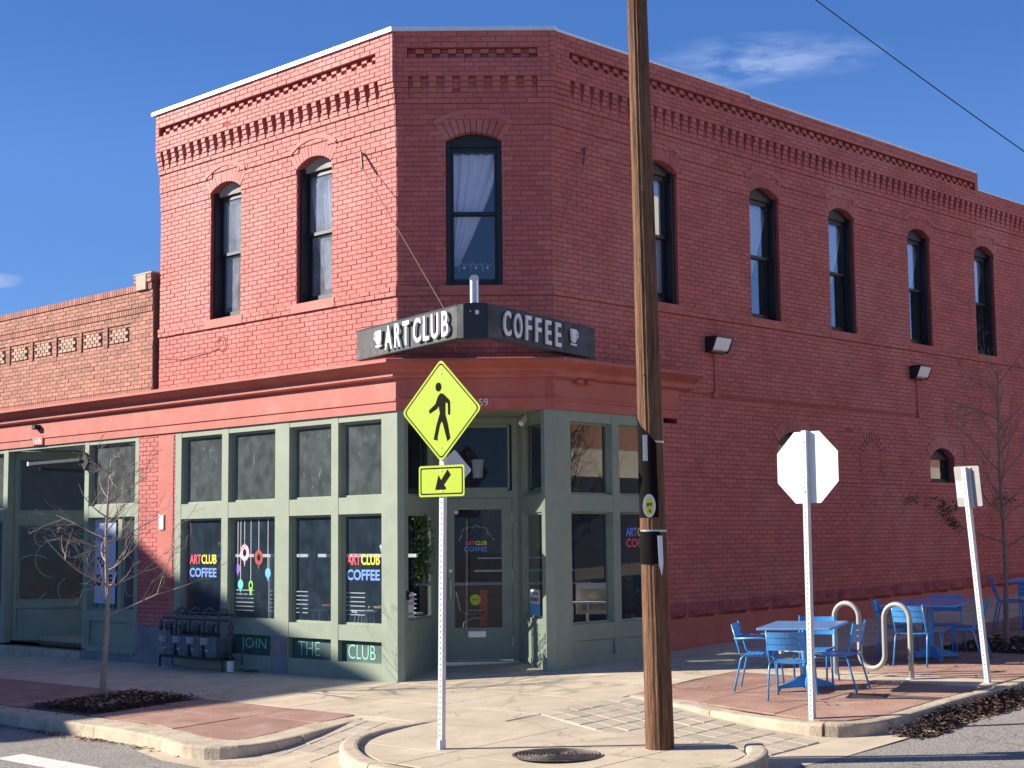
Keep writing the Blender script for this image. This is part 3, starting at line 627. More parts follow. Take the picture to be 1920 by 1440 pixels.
def hole_fn(wins, dent, rec, extra=None):
    def f(za, zb):
        zm = (za + zb) / 2; out = []
        for c, w in wins:
            hw = w / 2
            if 5.19 < zm < SPR: out.append((c - hw, c + hw))
            elif SPR <= zm < ZC + ROUT:
                r = ROUT ** 2 - (zb - ZC) ** 2
                if r > 0:
                    x_ = min(math.sqrt(r) - .03, max(hw - .004, math.tan(math.asin(hw / RI)) * (za - ZC) - .004) if zm < 7.36 else 9)
                    if x_ > .03: out.append((c - x_, c + x_))
        if extra: out += extra(za, zb)
        return out
    return f
stuff, back = MB(), MB()
def voussoirs(F, c, hw, zc, ri, ro, n, d, mat, parent, name='voussoir', deep=.32):
    am = math.asin(hw / ri)
    for i in range(n):
        a0, a1 = -am + 2 * am * i / n, -am + 2 * am * (i + 1) / n; g = .004
        e = lambda a, r: (c + math.sin(a) * r, zc + math.cos(a) * r)
        P = [e(a0 + g / ri, ri), e(a1 - g / ri, ri), e(a1 - g / ro, ro), e(a0 + g / ro, ro)]
        mb = MB(); mb.cur = random.random(); mb.prism(F, P, -deep, d + random.gauss(0, .001)); mb.build(name, mat, parent)
def hood(F, c, zc, r0, r1, am, d0, d1, mat, parent, name='hood_mould'):
    N = 16; ring = []
    for i in range(N + 1):
        a = -am + 2 * am * i / N
        ring.append([F(c + math.sin(a) * r0, d0, zc + math.cos(a) * r0), F(c + math.sin(a) * r1, d0, zc + math.cos(a) * r1), F(c + math.sin(a) * r1, d1, zc + math.cos(a) * r1), F(c + math.sin(a) * r0, d1, zc + math.cos(a) * r0)])
    MB().loft(ring).build(name, mat, parent)
def sash_window(F, c, w, z0=5.19, rec=.13, curtain='both', gl='glassup', hlit=False, label=None):
    fr = MB(); hw = w / 2; d = -.055
    fr.box(F, c - hw + .002, c - hw + .055, d - .24, d, z0, SPR - .002); fr.box(F, c + hw - .055, c + hw - .002, d - .24, d, z0, SPR - .002)
    fr.box(F, c - hw + .055, c + hw - .055, d - .24, d - .07, z0, z0 + .045)
    # head board with arched top
    N = 12; am = math.asin((hw - .002) / RI)
    arc = [(c + math.sin(-am + 2 * am * i / N) * RI, ZC + math.cos(-am + 2 * am * i / N) * RI - .004) for i in range(N + 1)]
    zh = SPR - .055
    win = fr.build('window', M['black'], BL, label=label)
    MB().prism(F, [(c + hw - .003, zh)] + [(x, z) for x, z in reversed(arc)] + [(c - hw + .003, zh)], d - .16, d - .06).build('window_head', M['lintel'] if hlit else M['black'], win)  # sunlit facade gets the paler board, shaded facades the black one
    zm = (z0 + zh) / 2 + .03
    up = MB(); dd = d - .10
    x0, x1 = c - hw + .055, c + hw - .055
    for a, b, z_a, z_b in ((x0, x0 + .045, zm, zh), (x1 - .045, x1, zm, zh), (x0 + .045, x1 - .045, zh - .07, zh), (x0 + .045, x1 - .045, zm, zm + .045)): up.box(F, a, b, dd - .035, dd, z_a, z_b)
    up.build('upper_sash', M['black'], win)
    lo_ = MB(); dl = d - .138
    for a, b, z_a, z_b in ((x0, x0 + .045, z0 + .045, zm + .03), (x1 - .045, x1, z0 + .045, zm + .03), (x0 + .045, x1 - .045, z0 + .045, z0 + .12), (x0 + .045, x1 - .045, zm - .01, zm + .03)): lo_.box(F, a, b, dl - .035, dl, z_a, z_b)
    lo_.build('lower_sash', M['black'], win)
    p = MB(); p.face([F(x0 + .04, dd - .018, zm + .04), F(x1 - .04, dd - .018, zm + .04), F(x1 - .04, dd - .018, zh - .06), F(x0 + .04, dd - .018, zh - .06)]); p.build('pane', M[gl], win)
    p = MB(); p.face([F(x0 + .04, dl - .018, z0 + .11), F(x1 - .04, dl - .018, z0 + .11), F(x1 - .04, dl - .018, zm - .005), F(x0 + .04, dl - .018, zm - .005)]); p.build('pane', M[gl], win)
    # room box behind
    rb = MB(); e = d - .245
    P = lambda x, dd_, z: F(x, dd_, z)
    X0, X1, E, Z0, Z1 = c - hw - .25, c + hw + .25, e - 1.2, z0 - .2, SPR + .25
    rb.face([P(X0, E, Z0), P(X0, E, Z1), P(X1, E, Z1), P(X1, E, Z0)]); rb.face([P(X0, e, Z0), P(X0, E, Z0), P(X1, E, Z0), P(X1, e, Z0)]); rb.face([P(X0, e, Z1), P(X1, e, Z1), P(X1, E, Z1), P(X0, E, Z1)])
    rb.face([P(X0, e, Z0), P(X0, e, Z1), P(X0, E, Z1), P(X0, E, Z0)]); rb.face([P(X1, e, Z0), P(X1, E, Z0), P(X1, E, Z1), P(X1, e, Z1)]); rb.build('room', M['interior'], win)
    if curtain:
        N = 40
        for side in ((-1, 1) if curtain == 'both' else ((-1,) if curtain == 'left' else (1,))):
            cm = MB(); full = w * (.92 if curtain in ('left', 'right') else .52); rows = 14
            g = []
            for j in range(rows + 1):
                t = j / rows; z = SPR - .13 - t * (1.52 if curtain in ('left',) else 1.62)
                ww = full * (1 - (.86 if curtain == 'left' else .45) * t ** 1.25)
                xe = x0 + .01 if side < 0 else x1 - .01
                g.append([F(xe - side * ww * i / N, e + .045 + .022 * math.sin(i / N * 34 + t * 1.3) - .015 * t, z) for i in range(N + 1)])
            for j in range(rows):
                for i in range(N): cm.face([g[j][i], g[j][i + 1], g[j + 1][i + 1], g[j + 1][i]])
            cm.build('curtain', M['curtain'], win, smooth=True)
    return win
def dentils(F, x0, x1, n, parent):
    pitch = (x1 - x0) / n
    for i in range(n):
        c = x0 + pitch * (i + .5); mb = MB(); h = .285 / 4
        for k in range(4):
            z = 7.725 + k * h; dd = .062 + .0165 * k + random.gauss(0, .001); hw = .052
            mb.cur = random.random(); mb.box(F, c - hw, c + hw, .03, dd, z + .003, z + h - .003, c=.004)
        mb.build('dentil', M['brick'], parent)
def recess(F, x0, x1, parent):
    mb = MB(); n = int((x1 - x0) / .212); pt = (x1 - x0) / n
    for r in range(2):
        for i in range(n):
            c = x0 + pt * (i + .25 + .5 * r); mb.cur = random.random(); mb.box(F, c - .055, c + .055, .0, .068, 8.262 + r * .068, 8.262 + (r + 1) * .068 - .006, c=.004)
    o = mb.build('chequer_course', M['brick'], parent, kind='stuff')
# wall L (x from -5.66 to 0)
WL = [(-3.892, .771), (-1.758, .785)]
holes = hole_fn(WL, None, None)
def rec_h(x0, x1):
    def f(za, zb):
        zm = (za + zb) / 2
        return []
    return f
def zfix(F, x0, x1, zs, holes, ra, rb_, singles=0, dent=None):
    """as wall(), but the recess band and dentil band are only between ra and rb_"""
    n = 0
    for z in zs:
        if abs(z[0] - 8.26) < .01:
            n += wall(F, ra, rb_, [z], holes, stuff, back, BL, 0, mesh=mesh_b)
            wall(F, x0, ra, [(z[0], z[1], .115)], holes, stuff, back, BL, 0, mesh=mesh_b); wall(F, rb_, x1, [(z[0], z[1], .115)], holes, stuff, back, BL, 0, mesh=mesh_b)
        elif abs(z[0] - 7.725) < .01 and dent:
            wall(F, dent[0], dent[1], [z], holes, stuff, back, BL, 0, mesh=mesh_b)
            for a, b in ((x0, dent[0]), (dent[1], x1)):
                if b - a > .03:
                    for k in range(4): wall(F, a, b, [(7.725 + k * .07125, 7.725 + (k + 1) * .07125, .06 + .0165 * k)], holes, stuff, back, BL, 0, mesh=mesh_b)
        else:
            n += wall(F, x0, x1, [z], holes, stuff, back, BL, max(0, singles - n) if 5.0 < z[0] < 7.6 else 0, mesh=mesh_b)
    return n
zfix(FL, -5.66, 0, std_zones(4.15), holes, -5.56, -.30, 0, (-5.52, -.26))
zfix(FD, 0, WD, std_zones(4.15), hole_fn([(1.029, .745)], None, None), .151, 1.892, 300, (.165, 1.885))
RW = [(2.305, .77), (4.885, .77), (7.08, .76), (9.585, .755), (11.99, .755)]
def rlow(za, zb):
    zm = (za + zb) / 2; out = []
    if zm < 4.1: out.append((-1, 2.60 if zm > 3.47 else 2.28))
    for c, hw, zb0, zt, ro in ((5.55, .47, 2.8, 3.48, .62), (10.15, .43, 2.80, 3.39, .58)):
        zs = zt - .17
        if zb0 < zm < zs: out.append((c - hw, c + hw))
        elif zm >= zs:
            ri = (hw ** 2 + .17 ** 2) / .34; rr_ = (ri + .2) ** 2 - (zb - (zt - ri)) ** 2
            if rr_ > 0 and zb < zt + .2:
                x_ = min(math.sqrt(rr_) - .03, max(hw - .004, hw / (ri - .17) * (za - (zt - ri)) - .004))
                if x_ > .03: out.append((c - x_, c + x_))
    return out
rz = [(.13 + i * 0, .60, .0) for i in range(0)]
zfix(FR, 0, 11.66, std_zones(2.713)[:0] + [(2.713, ZSILL, 0)] + std_zones(4)[1:], hole_fn(RW, None, None, lambda a, b: rlow(a, b) if b < 4.5 else []), .28, 11.55, 0, (.30, 11.66))
zfix(FR, 11.66, 17, [(2.713, ZSILL, 0)] + std_zones(4)[1:-2], hole_fn(RW, None, None, lambda a, b: rlow(a, b) if b < 4.5 else []), 11.7, 16.9, 0, (11.66, 17))
wall(FR, 2.28, 17, [(.85, 2.645, .0), (2.645, 2.713, -.012)], lambda a, b: [], stuff, back, BL, 0, mesh=mesh_b)
# brick pier on L
PIER = (-6.19, -5.16)
wall(FL, PIER[0], PIER[1], [(.56, 3.56, .0)], lambda a, b: [], stuff, back, BL, 0, mesh=mesh_b)
for o_, w_, n_ in ((FL, WL, 11), (FD, [(1.029, .745)], 9), (FR, RW, 13)):
    for c, w in w_:
        voussoirs(o_, c, w / 2, ZC, RI, ROUT, n_ + 2, .016, M['brick'], BL)
        hood(o_, c, ZC, ROUT + .001, ROUT + .062, R(34), -.01, .040, M['brick'], BL)
        MB().box(o_, c - w / 2 - .09, c + w / 2 + .09, -.2, .034, 5.062, 5.192).build('window_sill', M['redwood'], BL)
dentils(FL, -5.50, -.28, 25, BL); dentils(FD, .17, 1.87, 8, BL); dentils(FR, .34, 16.9, 84, BL)
recess(FL, -5.55, -.31, BL); recess(FD, .155, 1.89, BL); recess(FR, .285, 11.54, BL)
for c, hw, zb0, zt in ((5.55, .47, 2.8, 3.48), (10.15, .43, 2.80, 3.39)):
    ri = (hw ** 2 + .17 ** 2) / .34
    voussoirs(FR, c, hw, zt - ri, ri, ri + .2, 13, .012, M['brick'], BL)
    w_ = MB()
    for a, b, z0, z1 in ((c - hw, c - hw + .05, zb0, zt - .14), (c + hw - .05, c + hw, zb0, zt - .14), (c - hw + .05, c + hw - .05, zb0, zb0 + .05), (c - hw + .05, c + hw - .05, zt - .2, zt - .15)): w_.box(FR, a, b, -.2, -.12, z0, z1)
    w_ = w_.build('window', M['black'], BL)
    mb = MB(); mb.face([FR(c - hw + .04, -.15, zb0 + .04), FR(c + hw - .04, -.15, zb0 + .04), FR(c + hw - .04, -.15, zt - .18), FR(c - hw + .04, -.15, zt - .18)]); mb.build('pane', M['glassR'], w_)
    N = 10; am = math.asin(hw / ri); MB().prism(FR, [(c + hw, zt - .2)] + [(c + math.sin(am - 2 * am * i / N) * ri, zt - ri + math.cos(am - 2 * am * i / N) * ri) for i in range(N + 1)] + [(c - hw, zt - .2)], -.2, -.125).build('window_head', M['black'], w_)
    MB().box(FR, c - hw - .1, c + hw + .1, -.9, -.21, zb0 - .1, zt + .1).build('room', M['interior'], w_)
# blind arch: soldier bricks fanned round a bricked-up opening
for i in range(19):
    a = R(-118 + 236 * i / 18); e = lambda an, r: (7.82 + math.sin(an) * r * .92, 3.12 + math.cos(an) * r * 1.05)
    g = .045
    mb = MB(); mb.cur = random.random(); mb.prism(FR, [e(a - g * 1.15, .26), e(a + g * 1.15, .26), e(a + g, .44), e(a - g, .44)], -.01, .014 + random.gauss(0, .002)); mb.build('arch_brick', M['brick'], BL)
stuff.build('brick', M['brick'], BL, kind='stuff')
back.build('wall', M['mortar'], BL)
# coping
cp = MB()
for F, x0, x1, e0, e1 in ((FL, -5.74, .0, 0, .08), (FD, -.0, WD, .0, .0), (FR, .0, 4.41, .08, 0)):
    z = 8.62
    cp.box(F, x0, x1, -.32, .15 if F is not FR else .135, z, z + (.055 if F is not FR else .035))
cp.box(FR, 4.41, 11.62, -.32, .135, 8.60 - .012, 8.625); cp.box(FR, 11.62, 17.0, -.32, .135, 8.262, 8.29)
for F, x, sg in ((FD, 0, -1), (FD, WD, 1)):
    cp.prism(W, [(F(x, -.3, 0).x, F(x, -.3, 0).y)] * 0 or [(0, 0), (0, .0001), (.0001, 0)], 0, 0.0001) if False else None
for P, n1, n2 in ((A, FL.n, FD.n), (B, FD.n, FR.n)):
    b = len(cp.v)
    for z in (8.62, 8.675):
        for p in (P, P + n1 * .15, P + (n1 + n2).normalized() * .163, P + n2 * .15): cp.v.append((p.x, p.y, z))
    for f in ((3, 2, 1, 0), (4, 5, 6, 7), (1, 2, 6, 5), (2, 3, 7, 6)): cp.f.append(tuple(b + i for i in f)); cp.m.append(0); cp.bv.append(0)
cp.build('coping', M['cap'], BL)
# corner fillers for the stepped bands
for P, n1, n2 in ((A, FL.n, FD.n), (B, FD.n, FR.n)):
    for z0, z1, d in ((ZSILL, 5.19, .028), (Z7, ZA, .012), (ZA, ZX, .03), (ZX, 7.725, .05), (7.725, 7.796, .06), (7.796, 7.868, .0765), (7.868, 7.939, .093), (7.939, 8.01, .1095), (8.01, 8.615, .115)):
        d -= .001; k_ = max(1, round((z1 - z0) / .068)); h_ = (z1 - z0) / k_
        for kk in range(k_):
            cf_ = MB(); cf_.cur = random.random(); b = 0
            for z in (z0 + kk * h_ + .003, z0 + (kk + 1) * h_ - .003):
                for p in (P, P + n1 * d, P + (n1 + n2).normalized() * d * 1.082, P + n2 * d): cf_.v.append((p.x, p.y, z))
            for f in ((3, 2, 1, 0), (4, 5, 6, 7), (1, 2, 6, 5), (2, 3, 7, 6)): cf_.f.append(f); cf_.m.append(0); cf_.bv.append(cf_.cur)
            cf_.build('corner_brick', M['brick'], BL)

# roof deck, hidden side and inner shell
rf = MB(); P = [FL(-5.6, -.3, 8.1), FL(0, -.3, 8.1), FD(0, -.1, 8.1), FR(0, -.3, 8.1), FR(17, -.3, 8.1), FR(17, -12, 8.1), FL(-5.6, -12, 8.1)]
rf.face([FL(-5.6, -.3, 8.1), A + Vector((0, .3, 8.1)), B + Vector((0, .3, 8.1)), FR(17, -.3, 8.1), FR(17, -14, 8.1), FL(-5.6, -14, 8.1)])
rf.build('roof', M['darkawn'], BL)
sd = MB()
sd.box(FL, -5.655, -5.355, -14, -.35, 0, 8.60); sd.box(FR, 16.7, 17, -14, -.35, 0, 8.25)
sd.build('side_wall', M['mortar'], BL)
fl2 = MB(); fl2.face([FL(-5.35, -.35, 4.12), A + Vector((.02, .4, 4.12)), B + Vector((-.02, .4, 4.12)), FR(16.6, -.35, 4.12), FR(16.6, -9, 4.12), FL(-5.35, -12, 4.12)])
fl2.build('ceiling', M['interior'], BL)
# upper windows
w = sash_window(FL, WL[0][0], WL[0][1], curtain='both', hlit=True); w2 = sash_window(FL, WL[1][0], WL[1][1], curtain='right', hlit=True)
wD = sash_window(FD, 1.029, .745, curtain='left', gl='glassD')
for c, w_ in RW: sash_window(FR, c, w_, curtain='left' if c > 4 else 'right', gl='glassRU', hlit=False)
# little white bird-and-branch decal at the foot of the D window
dc = MB()
for k in range(3):
    xa = .80 + k * .155
    dc.tube([FD(xa, -.222, 5.50), FD(xa + .05, -.222, 5.53), FD(xa + .1, -.222, 5.50), FD(xa + .155, -.222, 5.53)], .003, 4); dc.tube([FD(xa + .02, -.222, 5.52), FD(xa + .03, -.222, 5.42)], .003, 4); dc.lathe(FD(xa + .09, -.222, 5.47), [(0, 0), (.018, .002), (0, .004)], 8, FD.n)
dc.build('window_decal', M['curtain'], wD)
# ---------------------------------------------------------------- cornice and fascia
def band(segs, prof, name, mat, parent=BL):
    """profile (d,z) swept along the three facades with mitred corners"""
    (xl, xr) = segs
    path = []
    if xl is not None: path.append((FL(xl, 0, 0), FL.n))
    path += [(A, (FL.n + FD.n).normalized() * 1.0824), (B, (FD.n + FR.n).normalized() * 1.0824)]
    if xr is not None: path.append((FR(xr, 0, 0), FR.n))
    rings = [[p + n * d + Vector((0, 0, z)) for d, z in prof] for p, n in path]
    return MB().loft(rings).build(name, mat, parent)
NX = -12.4
band((NX, 2.86), [(-.1, 4.215), (.27, 4.205), (.30, 4.19), (.30, 4.15), (.27, 4.13), (.15, 4.07), (.12, 4.04), (.12, 3.985), (.10, 3.965), (.06, 3.955), (-.1, 3.955)], 'cornice', M['redwood'])
band((NX, 2.60), [(-.1, 3.954), (.035, 3.954), (.035, 3.70), (.05, 3.695), (.05, 3.665), (.03, 3.65), (.03, 3.54), (-.1, 3.54)], 'fascia', M['redwood'])
def strip(F, x0, x1, z0, z1, d0, d1, mb): mb.box(F, x0, x1, d0, d1, z0, z1)
# rough stone course and plastered plinth on R
x = 2.29
while x < 17:
    w_ = random.uniform(.45, 1.1); mb = MB()
    nx, nz = max(3, int(w_ / .09)), 4; x1 = min(x + w_, 17)
    g = [[FR(x + (x1 - x) * i / nx, .0 if (i in (0, nx) or j in (0, nz)) else .055 + random.uniform(-.02, .02), .585 + gh(x, 0) * .45 + .215 * j / nz) for j in range(nz + 1)] for i in range(nx + 1)]
    for i in range(nx):
        for j in range(nz): mb.face([g[i][j], g[i + 1][j], g[i + 1][j + 1], g[i][j + 1]])
    mb.build('rough_stone', M['redstone'], BL); x = x1 + .008
mb = MB(); mb.box(FR, 2.28, 17, -.3, .004, -.1, .9); mb.build('plinth', M['redwood'], BL)
mb = MB(); mb.box(FL, PIER[0], PIER[1], -.3, .03, -.2, .56); mb.build('rendered_base', M['basec'], BL)
mb = MB(); mb.box(FL, -5.62, -5.20, 0, .008, 1.0, 3.5, c=.003); mb.build('plaster_patch', M['redwood'], BL)
mb = MB(); mb.box(FL, -5.56, -5.43, .01, .03, 2.05, 2.28, c=.004); mb.build('notice_plate', M['white'], BL)
for F, xs in ((FD, 1.075),):
    mb = MB(); mb.box(FD, .95, 1.26, .03, .052, 3.56, 3.70, c=.004); pl = mb.build('number_plate', M['redwood'], BL)
    text_mb('59', FD, 1.135, 3.635, .10, .0545, xs=.95, bold=.0).build('number', M['inwhite'], pl)
# ---------------------------------------------------------------- storefront helper
def opening(F, x0, x1, z0, z1, d, parent, glass='glass', fw=.03, name='pane'):
    fr = MB()
    for a, b, c, e in ((x0, x0 + fw, z0, z1), (x1 - fw, x1, z0, z1), (x0 + fw, x1 - fw, z0, z0 + fw), (x0 + fw, x1 - fw, z1 - fw, z1)): fr.box(F, a, b, d - .03, d + .018, c, e)
    fr.build('glazing_bead', M['green'], parent)
    p = MB(); p.face([F(x0 + .01, d, z0 + .01), F(x1 - .01, d, z0 + .01), F(x1 - .01, d, z1 - .01), F(x0 + .01, d, z1 - .01)]); return p.build(name, M[glass], parent)
g = MB()
for a, b in ((-5.16, -5.00), (-3.933, -3.771), (-2.628, -2.305), (-1.364, -1.215), (-.316, .0)):
    g.box(FL, a, b, -.12, .0 if a < -.4 else -.002, .0, 3.54)
for a, b in ((-5.00, -3.933), (-3.771, -2.628), (-2.305, -1.364), (-1.215, -.316)):
    g.box(FL, a, b, -.12, -.004, 3.452, 3.54); g.box(FL, a, b, -.12, -.004, 2.204, 2.430); g.box(FL, a, b, -.12, -.004, .52, .725); g.box(FL, a, b, -.12, -.004, -.1, .235)
SF = g.build('storefront_frame', M['green'], BL)
PL = [(-5.00, -3.933), (-3.771, -2.628), (-2.305, -1.364), (-1.215, -.316)]
for a, b in PL:
    opening(FL, a, b, 2.430, 3.452, -.09, SF, 'glass'); opening(FL, a, b, .725, 2.204, -.09, SF, 'glasslow')
for (a, b), wd in zip(PL, ('', 'JOIN', 'THE', 'CLUB')):
    mb = MB(); mb.box(FL, a, b, -.12, -.075, .235, .52); pn = mb.build('kick_panel', M['gpanel'], SF)
    if wd:
        c = {'JOIN': -3.21, 'THE': -1.93, 'CLUB': -.80}[wd]
        text_mb(wd, FL, c, {'JOIN': .375, 'THE': .375, 'CLUB': .37}[wd], .19, -.072, width={'JOIN': .60, 'THE': .48, 'CLUB': .56}[wd], bold=-.012).build('chalk_lettering', M['t_mint'], SF)
mb = MB(); mb.box(FL, -2.70, -2.34, -.1, .012, -.1, .53); mb.build('concrete_stub', M['basec'], SF)
# lettering on the panes
def logo(F, xc, z1, z2, wd, h, d, parent, c1='t_red', c2='t_yel', c3='t_blue', cut=None, h2=None):
    text_mb('ART', F, xc - wd * .29, z1, h, d, width=wd * .42, bold=.022).build('lettering', M[c1], parent)
    text_mb('CLUB', F, xc + wd * .22, z1, h, d, width=wd * .56, bold=.022).build('lettering', M[c2], parent)
    text_mb('COFFEE', F, xc, z2, h2 or h, d, width=wd, bold=.03).build('lettering', M[c3], parent)
logo(FL, -4.52, 1.595, 1.395, .70, .14, -.086, SF); logo(FL, -.79, 1.595, 1.39, .68, .145, -.086, SF)
for (x, z, r, col, kind) in ((-3.63, 1.46, .06, 't_purple', 0), (-3.56, 1.23, .065, 't_teal', 1), (-3.465, 1.69, .11, 't_pink', 2), (-3.31, 1.22, .07, 't_green', 3), (-3.12, 1.62, .10, 't_wine', 2), (-2.90, 1.40, .065, 't_sky', 1)):
    mb = MB(); mb.box(FL, x - .004, x + .004, -.0865, -.0845, z + r, 2.2); mb.build('ornament_string', M['inwhite'], SF)
    mb = MB(); N = 20
    if kind == 3: pts = [(x + math.sin(t) * r * .75 * (1 if math.cos(t) > 0 else (1 + math.cos(t) * .6)), z + math.cos(t) * r * (1 if math.cos(t) > 0 else 2.2)) for t in np.linspace(0, 2 * math.pi, N, endpoint=False)]
    else: pts = [(x + math.sin(t) * r, z + math.cos(t) * r * 1.1) for t in np.linspace(0, 2 * math.pi, N, endpoint=False)]
    mb.prism(FL, list(reversed(pts)), -.0875, -.0855)
    if kind != 3: mb.prism(FL, [(x - .02, z - r), (x, z - r * 1.9), (x + .02, z - r)], -.0875, -.0855)
    mb.build('ornament_decal', M[col], SF)
    mb = MB(); mb.prism(FL, list(reversed([(x + math.sin(t) * r * .4, z + math.cos(t) * r * .5) for t in np.linspace(0, 6.28, 12, endpoint=False)])), -.0855, -.0845); mb.build('ornament_decal', M['signblack' if kind in (2, 3) else col], SF)
# R storefront
g = MB()
for a, b in ((0, .315), (1.158, 1.304), (2.1, 2.28)): g.box(FR, a, b, -.12, .0, 0, 3.54)
for a, b in ((.315, 1.158), (1.304, 2.1)):
    g.box(FR, a, b, -.12, -.004, 3.40, 3.54); g.box(FR, a, b, -.12, -.004, 2.204, 2.43); g.box(FR, a, b, -.12, -.004, .51, .72); g.box(FR, a, b, -.10, -.03, .30, .51); g.box(FR, a, b, -.12, -.004, -.1, .30)
SR = g.build('storefront_frame', M['green'], BL)
for a, b in ((.315, 1.158), (1.304, 2.1)):
    opening(FR, a, b, 2.43, 3.40, -.09, SR, 'glassR'); opening(FR, a, b, .72, 2.204, -.09, SR, 'glassR')
logo(FR, 1.80, 1.93, 1.78, .56, .12, -.086, SR, 't_blue', 't_yel', 't_red')
# entrance recess
YD = 21.5; XL, XR = -.80, .30
g = MB()
g.box(FD, .0, .09, -.16, -.002, 0, 3.54); g.box(FD, WD - .13, WD, -.16, -.002, 0, 3.54)
def wallseg(P0, P1, pane, mbf, panes, letters=False):
    d = (P1 - P0); L = d.length; t = d.normalized(); n = Vector((t.y, -t.x, 0))
    F = Fr(P0, t, n)
    return F, L
# splayed side walls: left from A side to the door, right from the door to B
FLs = Fr(Vector((A.x + .09, 20.24, 0)), (Vector((XL, YD, 0)) - Vector((A.x + .09, 20.24, 0))).normalized(), Vector((0, 0, 0)))
tl = FLs.t; FLs.n = Vector((tl.y, -tl.x, 0)); LL = (Vector((XL, YD, 0)) - Vector((A.x + .09, 20.24, 0))).length
FRs = Fr(Vector((XR, YD, 0)), (Vector((B.x - .13, 20.24, 0)) - Vector((XR, YD, 0))).normalized(), Vector((0, 0, 0)))
tr_ = FRs.t; FRs.n = Vector((tr_.y, -tr_.x, 0)); LR = (Vector((B.x - .13, 20.24, 0)) - Vector((XR, YD, 0))).length
for F, L, pa, pb in ((FLs, LL, .14, LL - .2), (FRs, LR, .22, LR - .16)):
    g.box(F, 0, pa, -.08, 0, 0, 3.54); g.box(F, pb, L, -.08, 0, 0, 3.54)
    g.box(F, pa, pb, -.08, -.003, 3.42, 3.54); g.box(F, pa, pb, -.08, -.003, 2.20, 2.43); g.box(F, pa, pb, -.08, -.003, .72, .80); g.box(F, pa, pb, -.05, -.012, .26, .72); g.box(F, pa, pb, -.08, -.003, 0, .26)
FDo = Fr(Vector((XL, YD, 0)), (1, 0, 0), (0, -1, 0)); DW = XR - XL
g.box(FDo, 0, .10, -.08, 0, 0, 3.54); g.box(FDo, 1.02, DW, -.08, 0, 0, 3.54); g.box(FDo, .10, 1.02, -.08, 0, 2.42, 2.52); g.box(FDo, .10, 1.02, -.08, 0, 3.44, 3.54)
g.box(FDo, .16, .96, -.05, .012, 3.40, 3.44); g.box(FDo, .16, .96, -.05, .012, 2.52, 2.56)
EN = g.build('entrance_frame', M['green'], BL)
opening(FLs, .14, LL - .2, 2.43, 3.42, -.05, EN, 'glassclear'); opening(FLs, .14, LL - .2, .80, 2.20, -.05, EN, 'glassclear')
opening(FRs, .22, LR - .16, 2.43, 3.42, -.05, EN, 'glassR'); opening(FRs, .22, LR - .16, .80, 2.20, -.05, EN, 'glassR')
opening(FDo, .13, .99, 2.54, 3.43, -.05, EN, 'glassdoor')
for (F, L, a) in ((FLs, LL, .03), (FRs, LR, .03)): pass
mb = MB(); mb.face([FD(.0, -.0, 3.545), FD(0, -1.3, 3.545), FD(WD, -1.3, 3.545), FD(WD, 0, 3.545)]); mb.build('entrance_ceiling', M['green'], EN)
mb = MB(); mb.box(FDo, .0, DW, -.1, .10, .10, .185); mb.build('threshold', M['silver'], EN)
dr = MB(); z0 = .20
for a, b, c, e in ((.105, .215, z0, 2.415), (.87, 1.015, z0, 2.415), (.215, .87, 2.26, 2.415), (.215, .87, z0, .64)): dr.box(FDo, a, b, -.045, -.003, c, e)
DR = dr.build('door', M['green'], BL)
mb = MB(); mb.face([FDo(.20, -.025, .62), FDo(.88, -.025, .62), FDo(.88, -.025, 2.28), FDo(.20, -.025, 2.28)]); mb.build('pane', M['glassdoor'], DR)
mb = MB()
for a, b, c, e in ((.40, .64, .51, .525), (.40, .64, .575, .59), (.40, .415, .525, .575), (.625, .64, .525, .575)): mb.box(FDo, a, b, -.01, .012, c, e)
mb.box(FDo, .415, .625, -.01, .004, .525, .575); mb.build('mail_slot', M['silver'], DR)
mb = MB()
for z in (.45, 1.35, 2.15): mb.tube([FDo(1.018, .008, z - .07), FDo(1.018, .008, z + .07)], .009, 8)
mb.build('hinge', M['silver'], DR)
mb = MB(); mb.tube([FDo(.16, .0, 1.30), FDo(.16, .05, 1.30), FDo(.16, .05, 1.05), FDo(.16, .0, 1.05)], .011, 8); mb.lathe(FDo(.16, -.002, 1.42), [(0, 0), (.025, 0), (.025, .012), (0, .014)], 12, FDo.n); mb.build('handle', M['silver'], DR)
text_mb('ART', FDo, .43, 1.80, .055, -.02, width=.14, bold=.03).build('lettering', M['t_red'], DR)
text_mb('CLUB', FDo, .585, 1.80, .06, -.02, width=.16, bold=.03).build('lettering', M['t_yel'], DR)
text_mb('COFFEE', FDo, .51, 1.715, .065, -.02, width=.32, bold=.015).build('lettering', M['t_blue'], DR)
for i in range(17):
    a = math.pi * (i + .5) / 17; c = ('t_yel', 'tan', 't_sky', 'inwhite')[i % 4]
    r = random.uniform(.21, .25); MB().lathe(FDo(.51 + math.cos(a) * r, -.021, 1.83 + math.sin(a) * r * .85), [(0, 0), (.009, 0), (.009, .002), (0, .002)], 8, FDo.n).build('star_decal', M[c], DR)
MB().lathe(FDo(.50, -.022, 1.02), [(0, 0), (.075, 0), (.075, .003), (0, .003)], 24, FDo.n).build('round_sticker', M['lime'], DR)
text_mb('PROUD', FDo, .50, 1.02, .022, -.0175, width=.10).build('lettering', M['signblack'], DR)
text_mb('www', FDo, .49, .875, .012, -.02, width=.22).build('lettering', M['inwhite'], DR)
mb = MB(); mb.box(FDo, .215, .27, -.022, -.019, 2.2, 2.25); mb.build('sticker', M['inwhite'], DR)
